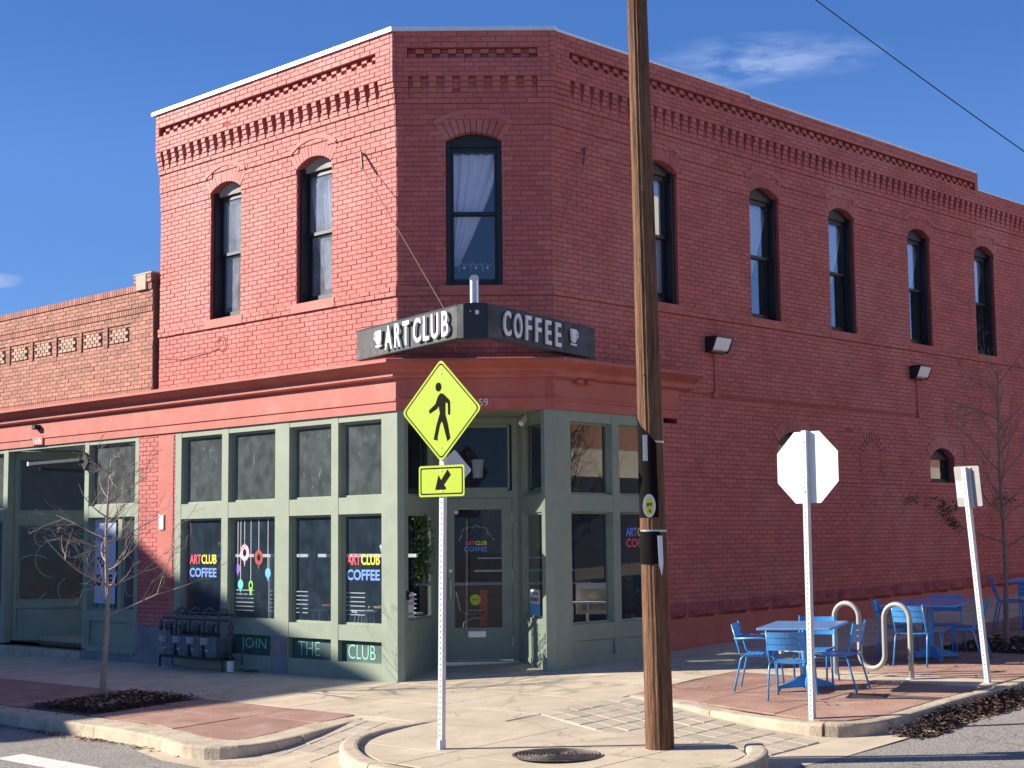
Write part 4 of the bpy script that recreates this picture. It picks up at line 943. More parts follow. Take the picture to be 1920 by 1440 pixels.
# notices on the sidelights
mb = MB(); mb.box(FLs, .20, .46, -.047, -.044, .83, 1.16); s_ = mb.build('notice', M['inwhite'], EN)
text_mb('WE ARE', FLs, .33, 1.09, .04, -.042, width=.17).build('lettering', M['signblack'], EN); text_mb('ALSO', FLs, .33, 1.02, .04, -.042, width=.15).build('lettering', M['signblack'], EN); text_mb('HERE', FLs, .33, .88, .04, -.042, width=.15).build('lettering', M['signblack'], EN)
mb = MB(); mb.box(FRs, .40, .85, -.047, -.044, .98, 1.17); mb.build('notice', M['inwhite'], EN)
text_mb('WE LOVE OUR', FRs, .62, 1.12, .035, -.042, width=.38, bold=.01).build('lettering', M['signblack'], EN); text_mb('NEIGHBORS', FRs, .62, 1.04, .05, -.042, width=.38, bold=.01).build('lettering', M['signblack'], EN)
mb = MB(); mb.box(FRs, .40, .85, -.047, -.044, .82, .97); mb.build('notice', M['t_sky'], EN)
# doorbell by the entrance
mb = MB(); mb.prism(FLs, list(reversed([(.09 + math.cos(t) * .035, 1.13 + math.sin(t) * .06) for t in np.linspace(0, 6.28, 16, endpoint=False)])), 0, .035); db = mb.build('doorbell', M['blackmetal'], BL)
MB().lathe(FLs(.09, .036, 1.13), [(0, 0), (.016, 0), (.014, .006), (0, .007)], 12, FLs.n).build('button', M['inwhite'], db)
# ================================================================ NEIGHBOUR
NB = thing('neighbor_building', FL(-9.1, 0, 0), 'single storey salmon brick shop building with chequered parapet panels and recessed doorway', 'building')
mesh_n = unit_mesh(); mesh_n.materials.append(M['nbrick'])
stuff, back = MB(), MB()
NX0, NX1 = -12.4, -5.76
PAN = [(-6.77 - .822 * i, .34) for i in range(7)]
def nh(za, zb):
    zm = (za + zb) / 2
    return [(c - w, c + w) for c, w in PAN] if 5.03 < zm < 5.36 else []
wall(FL, NX0, NX1, [(4.29, 5.03, .05), (5.03, 5.37, .05), (5.37, 5.50, .05), (5.60, 5.85, .06)], nh, stuff, back, NB, 300, mesh=mesh_n)
for c, w in PAN:                       # chequered panels: pale stretchers pushed forward in a sunk field
    back.box(FL, c - w, c + w, -.35, .012, 5.03, 5.37)
    fm = MB(); 
    for r in range(4):
        z = 5.09 + r * .056
        for i in range(4):
            x = c - .26 + i * .14 + (.07 if r % 2 else 0)
            if x + .11 > c + .31: continue
            b = MB(); b.cur = random.random(); b.box(FL, x, x + .115, 0, .052, z, z + .052, c=.004); b.build('pale_brick', M['nlight'], NB)
    for a, b_, z0, z1 in ((c - w + .005, c + w - .005, 5.032, 5.085), (c - w + .005, c + w - .005, 5.318, 5.365)):
        n = 3
        for i in range(n): fm.cur = random.random(); fm.brick(FL, a + (b_ - a) * i / n, a + (b_ - a) * (i + 1) / n - .006, z0, z1, .03, .02)
    for xa in (c - w + .005, c + w - .055):
        for i in range(4): fm.cur = random.random(); fm.brick(FL, xa, xa + .05, 5.09 + i * .056, 5.14 + i * .056, .03, .02)
    fm.build('panel_border', M['nbrick'], NB, kind='stuff')
x = NX0
so = MB()
while x < NX1 - .03:
    for z0, z1, d in ((5.503, 5.597, .06), (5.853, 5.97, .075), (4.213, 4.285, .055)):
        so.cur = random.random() * .98 + .01; so.brick(FL, x + .003, x + .066, z0 + .003, z1 - .003, d, .02)
    x += .069
so.build('soldier_course', M['nbrick'], NB, kind='stuff')
back.box(FL, NX0, NX1, -.35, .045, 5.50, 5.60); back.box(FL, NX0, NX1, -.35, .05, 5.85, 5.965); back.box(FL, NX0, NX1, -.35, .04, 4.21, 4.29)
# end pier with stone block
for k in range(2):
    z = 5.972 + k * .068
    if k < 5:
        back.box(FL, -6.27, NX1, -.25, .085, z, z + .068)
        for a, b in ((-6.27, -6.20), (-5.90, -5.77)): stuff.cur = random.random(); stuff.brick(FL, a, b, z + .003, z + .065, .095)
mb = MB(); mb.box(FL, -6.195, -5.905, -.2, .105, 5.86, 6.105, c=.006); mb.build('stone_block', M['stone'], NB)
mb = MB(); mb.box(FL, -6.28, NX1 + .005, -.27, .10, 6.11, 6.135); mb.build('pier_cap', M['stone'], NB)
stuff.build('brick', M['nbrick'], NB, kind='stuff'); back.build('wall', M['nmortar'], NB)
# shopfront
g = MB()
def nb_glaze(x0, x1, fr, lowtop, sill=.79):
    for a, b, c, e in ((x0, x1, 3.47, 3.54), (x0, x1, 2.26, 2.46)): fr.box(FL, a, b, -.12, -.004, c, e)
for a, b in ((-7.84, -7.71), (-6.30, -6.19), (-10.62, -10.46)): g.box(FL, a, b, -.12, 0, .13, 3.54)
g.box(FL, -12.4, -10.62, -.12, -.004, .13, .75); g.box(FL, -12.4, -10.62, -.12, -.004, 3.47, 3.54); g.box(FL, -12.4, -10.62, -.12, -.004, 2.26, 2.46)
g.box(FL, -10.46, -7.84, -.12, -.004, 3.49, 3.54)
g.box(FL, -7.71, -6.30, -.12, -.004, 3.47, 3.54); g.box(FL, -7.71, -6.30, -.12, -.004, 2.27, 2.46); g.box(FL, -7.71, -6.30, -.12, -.004, .60, .77); g.box(FL, -7.71, -6.30, -.12, -.004, .10, .20)
g.box(FL, -7.71, -7.64, -.12, -.006, .20, .60); g.box(FL, -6.37, -6.30, -.12, -.006, .20, .60); g.box(FL, -7.64, -6.37, -.12, -.05, .20, .60)
g.box(FL, -6.86, -6.74, -.14, -.05, .77, 2.27)
# recessed doorway side and back
FN1 = Fr(FL(-7.77, -.12, 0), (FL(-8.3, -1.35, 0) - FL(-7.77, -.12, 0)).normalized(), (0, 0, 0)); L1 = 1.34
FN0 = Fr(FL(-8.75, -1.35, 0), Vector((0, 0, 0)), (0, 0, 0))
a0, a1 = FL(-10.5, -.12, 0), FL(-9.65, -1.35, 0)
FNs = Fr(a0, (a1 - a0).normalized(), (0, 0, 0)); t = FNs.t; FNs.n = Vector((t.y, -t.x, 0)); LN = (a1 - a0).length
FNb = Fr(a1, FL.t, FL.n); LB = 1.35
for F, L in ((FNs, LN), (FNb, LB)):
    g.box(F, 0, .1, -.08, 0, .15, 3.5); g.box(F, L - .1, L, -.08, 0, .15, 3.5)
    g.box(F, .1, L - .1, -.08, -.003, 3.38, 3.5); g.box(F, .1, L - .1, -.08, -.003, 2.2, 2.42); g.box(F, .1, L - .1, -.08, -.003, .72, .84); g.box(F, .1, L - .1, -.06, -.03, .30, .72); g.box(F, .1, L - .1, -.08, -.003, .15, .30)
P0, P1 = FL(-8.3, -1.35, 0), FL(-7.8, -.13, 0)
FNr = Fr(P0, (P1 - P0).normalized(), (0, 0, 0)); t = FNr.t; FNr.n = Vector((t.y, -t.x, 0)); g.box(FNr, 0, (P1 - P0).length, -.06, 0, .15, 3.5)
NF = g.build('storefront_frame', M['green'], NB)
for F, L in ((FNs, LN), (FNb, LB)):
    opening(F, .1, L - .1, 2.42, 3.38, -.05, NF, 'glassN'); opening(F, .1, L - .1, .84, 2.2, -.05, NF, 'glassN')
opening(FL, -7.71, -6.30, 2.46, 3.47, -.09, NF, 'glass'); opening(FL, -7.71, -6.86, .77, 2.27, -.09, NF, 'glassclear'); opening(FL, -6.74, -6.30, .77, 2.27, -.09, NF, 'glass')
opening(FL, -12.4, -10.62, 2.46, 3.47, -.09, NF, 'glass'); opening(FL, -12.4, -10.62, .75, 2.26, -.09, NF, 'glass')
mb = MB(); mb.face([FL(-10.5, -.1, 3.52), FL(-7.8, -.1, 3.52), FL(-7.8, -1.5, 3.52), FL(-10.5, -1.5, 3.52)]); mb.build('entrance_ceiling', M['inwhite'], NB)
mb = MB(); mb.box(FL, -10.62, -7.75, -1.6, .10, -.2, .085, c=.01); mb.build('step', M['curbm'], NB)
mb = MB(); mb.box(FL, -10.0, -7.76, -1.6, -.42, .085, .235, c=.01); mb.build('step', M['curbm'], NB)
mb = MB(); mb.box(FL, -12.4, -10.62, -.1, .03, -.2, .13); mb.box(FL, -7.84, -6.19, -.1, -.02, -.2, .12); mb.build('rendered_base', M['basec'], NB)
# swirls on the glass
mb = MB()
for F, cs in ((FNs, ((.75, 1.55, .42, 0), (.35, 1.2, .5, 1), (1.05, 1.0, .3, 2), (.55, 1.95, .2, 0), (1.1, 1.85, .35, 3))), (FL, ((-6.62, 1.5, .16, 0), (-6.45, 1.9, .14, 2), (-6.52, 1.15, .2, 1)))):
    dd = -.044 if F is FNs else -.084
    for cx, cz, r, k in cs:
        pts = [F(min(max(cx + math.cos(t_) * r * (1 - t_ * .06), (.13 if F is FNs else -6.71)), (LN - .13 if F is FNs else -6.33)), dd, cz + math.sin(t_) * r * (1 - t_ * .06)) for t_ in np.linspace(k, k + 4.6, 30)]
        mb.tube(pts, .008 if F is FNs else .006, 4)
mb.build('glass_swirls', M['etch'], NF)
mb = MB(); mb.box(FL, -7.90, -7.04, -.124, -.120, .87, 2.27); bn = mb.build('banner', M['banner'], None, loc=FL(-7.45, -.12, .9), label='pale blue FOR LEASE banner hung inside the neighbour shop window', cat='banner')
text_mb('STNEMTS', FL, -7.43, 1.93, .085, -.1185, width=.55, bold=.01).build('lettering', M['signblack'], bn)
text_mb('FOR', FL, -7.42, 1.54, .17, -.1185, width=.36, bold=.03).build('lettering', M['signblack'], bn)
text_mb('LEASE', FL, -7.43, 1.25, .18, -.1185, width=.60, bold=.03).build('lettering', M['signblack'], bn)
mb = MB(); mb.box(FL, -7.90, -7.0, -.123, -.1195, .745, .865); b2 = mb.build('banner_footer', M['bannergreen'], bn)
text_mb('303-800-', FL, -7.55, .815, .085, -.118, width=.47).build('lettering', M['t_mint'], bn); text_mb('3', FL, -7.11, .815, .085, -.118, width=.045).build('lettering', M['t_mint'], bn)
mb = MB(); mb.box(FL, -9.52, -9.16, .035, .055, 3.55, 3.71, c=.004); pl = mb.build('number_plate', M['redwood'], NB)
text_mb('1636', FL, -9.34, 3.63, .10, .0575, width=.26).build('number', M['inwhite'], pl)
# bracket light bar on the neighbour post
tl_ = thing('bar_light', FL(-7.78, .01, 3.2), 'black bar light with diamond bracket fixed across the neighbour doorway', 'light')
mb = MB(); mb.prism(FL, [(-7.90, 3.2), (-7.775, 3.05), (-7.65, 3.2), (-7.775, 3.35)][::-1], .002, .05); mb.build('bracket', M['blackmetal'], tl_)
mb = MB(); mb.box(FL, -9.55, -7.85, .05, .10, 3.21, 3.26); mb.build('bar', M['blackmetal'], tl_)
mb = MB(); mb.box(FL, -9.60, -9.552, .05, .10, 3.20, 3.27); mb.build('end_cap', M['inwhite'], tl_)
mb = MB(); mb.box(FL, -9.40, -9.28, .036, .14, 3.82, 3.90, c=.01); mb.build('camera_box', M['blackmetal'], None, loc=FL(-9.34, .04, 3.86), label='small black camera box under the cornice left of the doorway', cat='camera')
# interiors seen through the glass
inn = MB()
inn.face([FL(-12.3, -3.2, 0), FL(-12.3, -3.2, 3.6), FL(-5.5, -3.2, 3.6), FL(-5.5, -3.2, 0)][::-1]); inn.face([FL(-5.55, -.3, 0), FL(-5.55, -3.2, 0), FL(-5.55, -3.2, 3.6), FL(-5.55, -.3, 3.6)]); inn.face([FL(-12.3, -.1, 0), FL(-12.3, -3.2, 0), FL(-12.3, -3.2, 3.6), FL(-12.3, -.1, 3.6)]); inn.build('interior_wall', M['fargrey'], NB)
inn = MB(); inn.face([FL(-12.3, -.1, .16), FL(-5.6, -.1, .16), FL(-5.6, -3.2, .16), FL(-12.3, -3.2, .16)]); inn.build('interior_floor', M['floor'], NB)
mb = MB(); mb.box(FL, -12.4, -5.7, -3.3, -.3, 4.0, 4.1); mb.build('roof', M['darkawn'], NB)
inn = MB(); K0, K1, K2 = FL(-5.33, -6.5, 0), FR(5.0, -.36, 0), FR(5.0, -5.0, 0)
H4 = Vector((0, 0, 4.1))
inn.face([K1, K2, K2 + H4, K1 + H4]); inn.face([K2, K0, K0 + H4, K2 + H4]); inn.face([FL(-5.33, -.3, 0), K0, K0 + H4, FL(-5.33, -.3, 4.1)]); inn.build('interior_wall', M['room'], BL)
inn = MB(); inn.face([FL(-5.3, -.12, .17), FL(-.25, -.12, .17), (-1.15, 20.75, .17), (-.95, 21.58, .17), FL(-5.3, -6.5, .17)]); inn.face([(-.95, 21.58, .17), (.45, 21.58, .17), FR(5, -5, .17), FL(-5.3, -6.5, .17)]); inn.face([(.45, 21.58, .17), (.62, 20.75, .17), FR(.25, -.12, .17), FR(5, -.12, .17), FR(5, -5, .17)]); inn.build('interior_floor', M['floor'], BL)
# white rail and slats inside each left pane
for (a, b) in PL:
    rl = thing('slatted_bench', FL((a + b) / 2, -.55, .17), 'white slatted bench with high rail behind the café window, ' + {0: 'leftmost pane', 1: 'pane with hanging ornaments', 2: 'pane right of the wide post', 3: 'pane next to the corner post'}[PL.index((a, b))], 'bench', 'slatted benches behind the café windows')
    mb = MB(); mb.box(FL, a + .0, b + .1, -.55, -.52, 1.62, 1.665); mb.build('rail', M['inwhite'], rl)
    for k in range(6): mb = MB(); mb.box(FL, a + .32, b + .08, -.55, -.53, .82 + k * .06, .832 + k * .06); mb.build('slat', M['inwhite'], rl)
    mb = MB(); mb.box(FL, a + .30, a + .33, -.56, -.52, .17, 1.62); mb.build('post', M['silver'], rl)
mb = MB(); mb.box(FL, -4.85, -4.5, -.9, -.6, .17, 3.3); mb.build('inner_pillar', M['fargrey'], BL)
for k, (x, nm) in enumerate(((-1.95, 'cup seen behind the third pane rail'), (-.95, 'cup seen behind the corner pane rail'))):
    MB().lathe(FL(x, -.62, 1.67), [(0, 0), (.06, 0), (.09, .14), (.085, .14), (.055, .01)], 14).build('white_lampshade', M['inwhite'], None, loc=FL(x, -.62, 1.67), smooth=True, label='white ' + nm, cat='cup')
for k, (x, d_, cl, nm) in enumerate(((-3.1, -1.6, 't_wine', 'dark red'), (-1.9, -1.5, 'tan', 'tan'))):
    tb = thing('cafe_stool_table', FL(x, d_, .17), nm + ' topped small round table inside the left café window', 'table', 'small tables inside the café')
    MB().lathe(FL(x, d_, .17), [(0, 0), (.18, 0), (.18, .01), (.02, .03), (.02, .70), (.3, .71), (.3, .735), (0, .735)], 20).build('table_top', M[cl], tb)
    for s_ in (-1, 1):
        st_ = thing('stool', FL(x + s_ * .5, d_, .17), 'silver stool beside the %s topped table inside the window, %s side' % (nm, 'left' if s_ < 0 else 'right'), 'stool', 'stools inside the café')
        MB().lathe(FL(x + s_ * .5, d_, .17), [(0, .62), (.16, .62), (.17, .65), (0, .66)], 16).build('seat', M['inwhite'], st_)
        for a in range(4): MB().tube([FL(x + s_ * .5 + .19 * math.cos(a * 1.57 + .8), d_ + .19 * math.sin(a * 1.57 + .8), .17), FL(x + s_ * .5 + .1 * math.cos(a * 1.57 + .8), d_ + .1 * math.sin(a * 1.57 + .8), .79)], .01, 6).build('leg', M['silver'], st_)
for k, (t_, z, w_, h, cl) in enumerate(((.18, 1.6, .7, .9, 'tan'), (.34, 1.7, .5, .6, 'inwhite'), (.5, 1.55, .8, .8, 't_sky'), (.68, 1.7, .6, .7, 't_yel'))):
    p0 = K0.lerp(K2, t_); u_ = (K2 - K0).normalized(); Fw = Fr(Vector((p0.x, p0.y, 0)), u_, Vector((u_.y, -u_.x, 0)))
    mb = MB(); mb.box(Fw, 0, w_, .0, .03, z, z + h); mb.build('wall_art', M[cl], None, loc=Fw(w_ / 2, .01, z), label=('tan', 'white', 'blue', 'yellow')[k] + ' canvas hanging on the far wall inside the café', cat='picture')
# counter and things behind the door
ct = thing('counter', Vector((-.1, 24.2, .17)), 'dark café counter with white top seen through the door glass', 'counter')
mb = MB(); mb.box(W, -1.2, 1.4, 24.0, 24.6, .17, 1.15); mb.build('body', M['brownwood'], ct)
mb = MB(); mb.box(W, -1.25, 1.45, 23.95, 24.65, 1.15, 1.19); mb.build('top', M['inwhite'], ct)
mb = MB(); mb.box(W, -.35, 1.2, 24.1, 24.4, 1.35, 1.38); mb.box(W, -.3, .9, 24.1, 24.4, 1.55, 1.57); mb.build('shelf', M['silver'], ct)
pdl = thing('pendant_lamp', Vector((-.26, 23, 3.5)), 'white glass pendant lamp hanging behind the transom pane', 'lamp')
mb = MB(); mb.tube([(-.27, 23, 4.1), (-.27, 23, 3.03)], .008, 6); mb.build('rod', M['blackmetal'], pdl)
MB().lathe((-.27, 23, 2.76), [(0, 0), (.07, 0), (.095, .27), (0, .27)], 16).build('shade', M['lens'], pdl, smooth=False)
MB().lathe((-.27, 23, 3.03), [(0, 0), (.12, 0), (.12, .012), (0, .012)], 16).build('rim', M['blackmetal'], pdl)
sc_ = thing('security_camera', Vector((.38, 21.0, 3.5)), 'small white bullet camera at the top right of the entrance recess', 'camera')
mb = MB(); mb.tube([(.42, 21.0, 3.54), (.40, 20.98, 3.49)], .018, 8); mb.build('bracket', M['white'], sc_)
MB().lathe((.41, 21.0, 3.49), [(0, 0), (.035, .0), (.04, .03), (.04, .14), (0, .14)], 12, (-.45, -.6, -.6)).build('body', M['white'], sc_)
tb = thing('picture_frame', Vector((1.35, 22.0, .97)), 'warm white framed picture standing on the table in the right window', 'picture')
mb = MB(); mb.box(W, 1.12, 1.62, 22.1, 22.13, .78, 1.22); mb.build('frame', M['warmwhite'], tb); mb = MB(); mb.box(W, 1.19, 1.55, 22.085, 22.099, .84, 1.12); mb.build('print', M['tan'], tb)
tb = thing('side_table', Vector((1.25, 21.9, .17)), 'white topped side table inside the right window', 'table')
mb = MB(); mb.box(W, .98, 1.56, 21.75, 22.05, .94, .965); mb.build('top', M['inwhite'], tb); mb = MB(); mb.tube([(1.27, 21.9, .17), (1.27, 21.9, .94)], .02, 8); mb.build('pedestal', M['silver'], tb)
mb = MB(); mb.lathe((1.02, 21.6, .72), [(0, 0), (.035, 0), (.04, .2), (0, .2)], 12); mb.build('candle', M['inwhite'], None, loc=(1.02, 21.6, .72), label='short white candle on the right window ledge', cat='candle')
mb = MB(); mb.box(FDo, .55, .66, -.9, -.75, .62, 1.12); mb.build('fire_extinguisher', M['red'], None, loc=FDo(.6, -.8, .62), label='bright red upright canister behind the door glass', cat='canister')
ch_ = thing('bar_stool', FDo(.33, -.8, .17), 'chrome tube stool standing inside behind the door glass', 'stool')
mb = MB(); mb.tube([FDo(.22, -.7, 1.1), FDo(.27, -.7, .85), FDo(.34, -.7, .79), FDo(.52, -.7, .80)], .012, 6); mb.tube([FDo(.27, -.6, .3), FDo(.33, -.6, .68), FDo(.45, -.6, .74), FDo(.6, -.6, .74)], .012, 6); mb.build('frame', M['silver'], ch_)
mb = MB(); mb.box(FDo, .28, .62, -.95, -.6, .80, .83); mb.build('seat', M['black'], ch_)
def foliage(name, pts_fn, n, size, mat, parent):
    mb = MB()
    for _ in range(n):
        c = Vector(pts_fn()); a = Vector((random.gauss(0, 1), random.gauss(0, 1), random.gauss(0, 1))).normalized(); b = a.orthogonal().normalized(); b = (b + a.cross(b) * random.uniform(-1, 1)).normalized()
        L = size * random.uniform(.6, 1.3); mb.cur = random.random() * .98 + .01
        mb.face([c - a * L / 2, c + b * L * .22, c + a * L / 2, c - b * L * .22])
    return mb.build(name, mat, parent)
wr = thing('hanging_garland', Vector((-.98, 20.95, 1.9)), 'leafy green garland hanging inside the left sidelight of the entrance', 'plant')
foliage('leaves', lambda: (random.gauss(-1.02, .06), random.gauss(21.0, .05), 2.13 - abs(random.uniform(0, .85)) + random.gauss(0, .04)), 900, .075, M['greenleaf'], wr)
mb = MB(); mb.tube([(-1.02, 21.0, 3.4), (-1.02, 21.0, 1.35)], .006, 5); mb.build('stem', M['greenleaf'], wr)
pp = thing('potted_plant', FR(1.93, -.35, .73), 'green zigzag leaved potted plant on the right window ledge beside the pole', 'plant')
MB().lathe(FR(1.93, -.35, .62), [(0, 0), (.07, 0), (.10, .17), (.085, .17), (.08, .14), (0, .14)], 14).build('pot', M['blackmetal'], pp)
for k in range(7):
    a = k * .9; top = FR(1.93, -.35, .8) + Vector((math.cos(a) * .13, math.sin(a) * .10, .45 + .12 * (k % 3))); bot = FR(1.93, -.35, .78)
    mb = MB()
    for i in range(11):
        t_ = .15 + .85 * i / 10; c = bot.lerp(top, t_) + Vector((0, 0, .03 * math.sin(t_ * 3)))
        for sgn in (-1, 1):
            d_ = (FR.t * sgn + Vector((0, 0, .55))).normalized(); mb.cur = random.random(); mb.face([c, c + d_ * .035 + FR.n * .012, c + d_ * .075, c + d_ * .035 - FR.n * .012 + Vector((0, 0, .012))])
    mb.build('frond', M['greenleaf'], pp)
# off frame: block shaped to cast the low left shade, buildings for window reflections
ob = thing('shade_block', QV(-18, -28, 0), 'unseen dark block added across the street to the left to cast the low shade', 'building')
prof = [(-5.5, -4.1), (-2.5, -1.8), (.5, .1), (2.3, .6), (3.7, 1.05), (5.25, 1.4), (6.2, 1.9), (8.0, 2.37), (10.5, 2.6), (20, 2.62)]
FQ = Fr(QV(QA - 14, 0, 0) * 1, (S, -S, 0), (-S, -S, 0)); FQ.o.z = 0
LAM = 14 / ((1 - .15) * S); pts = [((QA - s_) - LAM * 1.15 * S, z + LAM * math.tan(R(SUN_EL)) * 1.011) for s_, z in prof]
poly = [(pts[0][0], -1)] + pts + [(pts[-1][0], -1)]
FQ.n = Vector((-1, .15, 0)); poly.insert(1, (pts[0][0], pts[0][1])); poly = [(x, z) for i, (x, z) in enumerate(poly) if i != 1]
MB().prism(FQ, poly, 0, 9).build('wall', M['fargrey'], ob)
ob = thing('brick_building', QV(22, 17, 0), 'long red brick building with cream band across the right hand street, outside the picture', 'building')
FO = Fr(QV(0, 17.5, 0), (S, S, 0), (S, -S, 0)); FO.o.z = 0
for a, b, c, e, mt, nm in ((5, 60, -1, 3.75, M['darkawn'], 'awning'), (5, 60, 3.75, 4.6, M['creamwall'], 'cream_band'), (5, 60, 4.6, 7.4, M['farbrick'], 'wall')):
    mb = MB(); mb.box(FO, a, b, 0, 8, c, e); mb.build(nm, mt, ob)

mb = MB(); mb.box(FO, 8, 28.5, 1.2, 8, 7.4, 13.5); mb.build('upper_storey', M['creamwall'], ob)
# ================================================================ SHOP SIGN
SG = thing('shop_sign', Vector((-.25, 18.6, 4.26)), 'black V shaped ART CLUB COFFEE sign projecting over the corner entrance', 'sign')
ZB, ZT = 4.27, 4.68
PA, PB, PC, PD_ = Vector((-1.87, 20.8, 0)), Vector((-.46, 18.55, 0)), Vector((.0, 18.55, 0)), Vector((1.36, 20.8, 0))
front = [PA, PB, PB + Vector((.08, -.05, 0)), PC - Vector((.08, .05, 0)), PC, PD_]
def offs(p, d): return p
inner = [PA + Vector((.16, .0, 0)), PB + Vector((.06, .22, 0)), PB + Vector((.13, .2, 0)), PC + Vector((-.13, .2, 0)), PC + Vector((-.06, .22, 0)), PD_ + Vector((-.16, 0, 0))]
rings = [[Vector((p.x, p.y, ZB)), Vector((p.x, p.y, ZT)), Vector((q_.x, q_.y, ZT)), Vector((q_.x, q_.y, ZB))] for p, q_ in zip(front, inner)]
MB().loft(rings).build('sign_box', M['signface'], SG)
F1 = Fr(PA, (PB - PA).normalized(), (0, 0, 0)); F1.n = Vector((F1.t.y, -F1.t.x, 0)); L1_ = (PB - PA).length
F2 = Fr(PC, (PD_ - PC).normalized(), (0, 0, 0)); F2.n = Vector((F2.t.y, -F2.t.x, 0)); L2_ = (PD_ - PC).length
for F, L in ((F1, L1_), (F2, L2_)):
    mb = MB(); mb.box(F, .0, L, .0, .006, ZB, ZB + .012); mb.box(F, 0, L, 0, .006, ZT - .012, ZT); mb.box(F, .9 if F is F1 else 1.75, .915 if F is F1 else 1.765, 0, .005, ZB + .012, ZT - .012); mb.build('edge_trim', M['blackmetal'], SG)
def letters(word, F, xs, h, z):
    for ch, x, w_ in xs: text_mb(ch, F, x, z, h, .045, depth=.022, width=w_, bold=.014, res=5).build('letter', M['white'], SG)
zc_ = (ZB + ZT) / 2
letters('ART', F1, [('A', .98, .19), ('R', 1.23, .16), ('T', 1.45, .17), ('C', 1.74, .19), ('L', 1.97, .14), ('U', 2.19, .18), ('B', 2.44, .16)], .31, zc_)
letters('COFFEE', F2, [('C', .24, .17), ('O', .50, .19), ('F', .76, .14), ('F', 1.01, .14), ('E', 1.27, .14), ('E', 1.53, .14)], .31, zc_)
def cup(F, x, sgn):
    z = zc_ - .10
    pts = [(x - .075, z + .22), (x - .06, z + .07), (x - .03, z + .04), (x + .03, z + .04), (x + .06, z + .07), (x + .075, z + .22)]
    mb = MB(); mb.prism(F, pts, .02, .045); mb.prism(F, [(x - .085, z + .025), (x - .06, z), (x + .06, z), (x + .085, z + .025)], .02, .045)
    mb.tube([F(x + sgn * .065, .035, z + .20), F(x + sgn * .115, .035, z + .19), F(x + sgn * .12, .035, z + .13), F(x + sgn * .06, .035, z + .09)], .013, 6); mb.build('cup_symbol', M['white'], SG)
cup(F1, .70, -1); cup(F2, 1.95, 1)
mb = MB(); mb.box(W, -.36, -.09, 18.46, 18.52, ZB - .01, ZT + .01, c=.006); mb.build('center_plate', M['blackmetal'], SG)
mb = MB(); mb.box(W, -.235, -.19, 18.452, 18.459, 4.55, 4.60); mb.box(W, -.30, -.285, 18.452, 18.459, 4.58, 4.595); mb.build('torn_sticker_sun_patch', M['inwhite'], SG)
px, py = -.245, 18.62
r_ = []
for z, rr_ in ((ZT, .078), (4.93, .078)): r_.append([Vector((px + math.cos(2 * math.pi * j / 20) * rr_, py + math.sin(2 * math.pi * j / 20) * rr_, z)) for j in range(20)])
r_.append([Vector((px + math.cos(2 * math.pi * j / 20) * .055, py + math.sin(2 * math.pi * j / 20) * .055, 4.97 + .0 + .05 * (1 + math.sin(2 * math.pi * j / 20)))) for j in range(20)])
r_[0] = [Vector((px + math.cos(2 * math.pi * j / 20) * .055, py + math.sin(2 * math.pi * j / 20) * .055, ZT)) for j in range(20)]; del r_[1]
MB().loft(r_).build('stove_pipe', M['silver'], SG, smooth=False)
MB().lathe((px, py, ZT), [(0, 0), (.075, 0), (.075, .02), (.056, .03)], 20).build('pipe_collar', M['blackmetal'], SG)
for F, (x0, z0, x1, z1), tgt, lb in ((FL, (-.69, 7.12, -.555, 6.86), Vector((-.62, 18.9, ZT)), 'left'), (FR, (.66, 7.16, .52, 6.88), Vector((.15, 18.9, ZT)), 'right')):
    ty = thing('tie_rod', F(x1, .06, z1), 'rusty tie rod and wire holding the sign to the wall, %s of the corner window' % lb, 'tie rod')
    mb = MB(); mb.tube([F(x0, .03, z0), F(x1, .12, z1)], .017, 6); mb.build('turnbuckle', M['lightwire'], ty)
    if lb == 'left': mb = MB(); mb.tube([F(x1, .12, z1), tgt], .006, 5); mb.build('wire', M['lightwire'], ty)
    else: mb = MB(); mb.tube([F(x1, .12, z1), F(.1, .1, 6.1), F(-.02, .15, 5.85)], .004, 5); mb.build('wire', M['lightwire'], ty)
# loose twigs and wires on the cornice under the sign
mb = MB()
for k in range(26):
    x = random.uniform(.3, 2.0); z = 4.20; h = random.uniform(.06, .26)
    p = [FD(x, random.uniform(.05, .15), z)]
    for i in range(3): p.append(p[-1] + Vector((random.uniform(-.06, .09), random.uniform(-.03, .03), h / 3)))
    mb.tube(p, .003, 4)
mb.build('dry_twigs', M['lightwire'], None, kind='stuff', label='tangle of dry twigs and wire lying on the cornice under the sign')
# stray cable on the L wall
mb = MB(); cz = 4.70
mb.tube([FL(-5.6, .01, 4.72), FL(-5.0, .012, 4.66), FL(-4.3, .012, 4.70), FL(-4.05, .012, 4.74)] + [FL(-3.95 + .11 * math.cos(t_), .014, 4.80 + .11 * math.sin(t_)) for t_ in np.linspace(3.6, 9.2, 14)], .005, 5)
mb.build('wall_cable', M['redwood'], None, loc=FL(-4.6, .01, 4.7), label='thin painted cable with a loop running along the left brick wall', cat='cable')
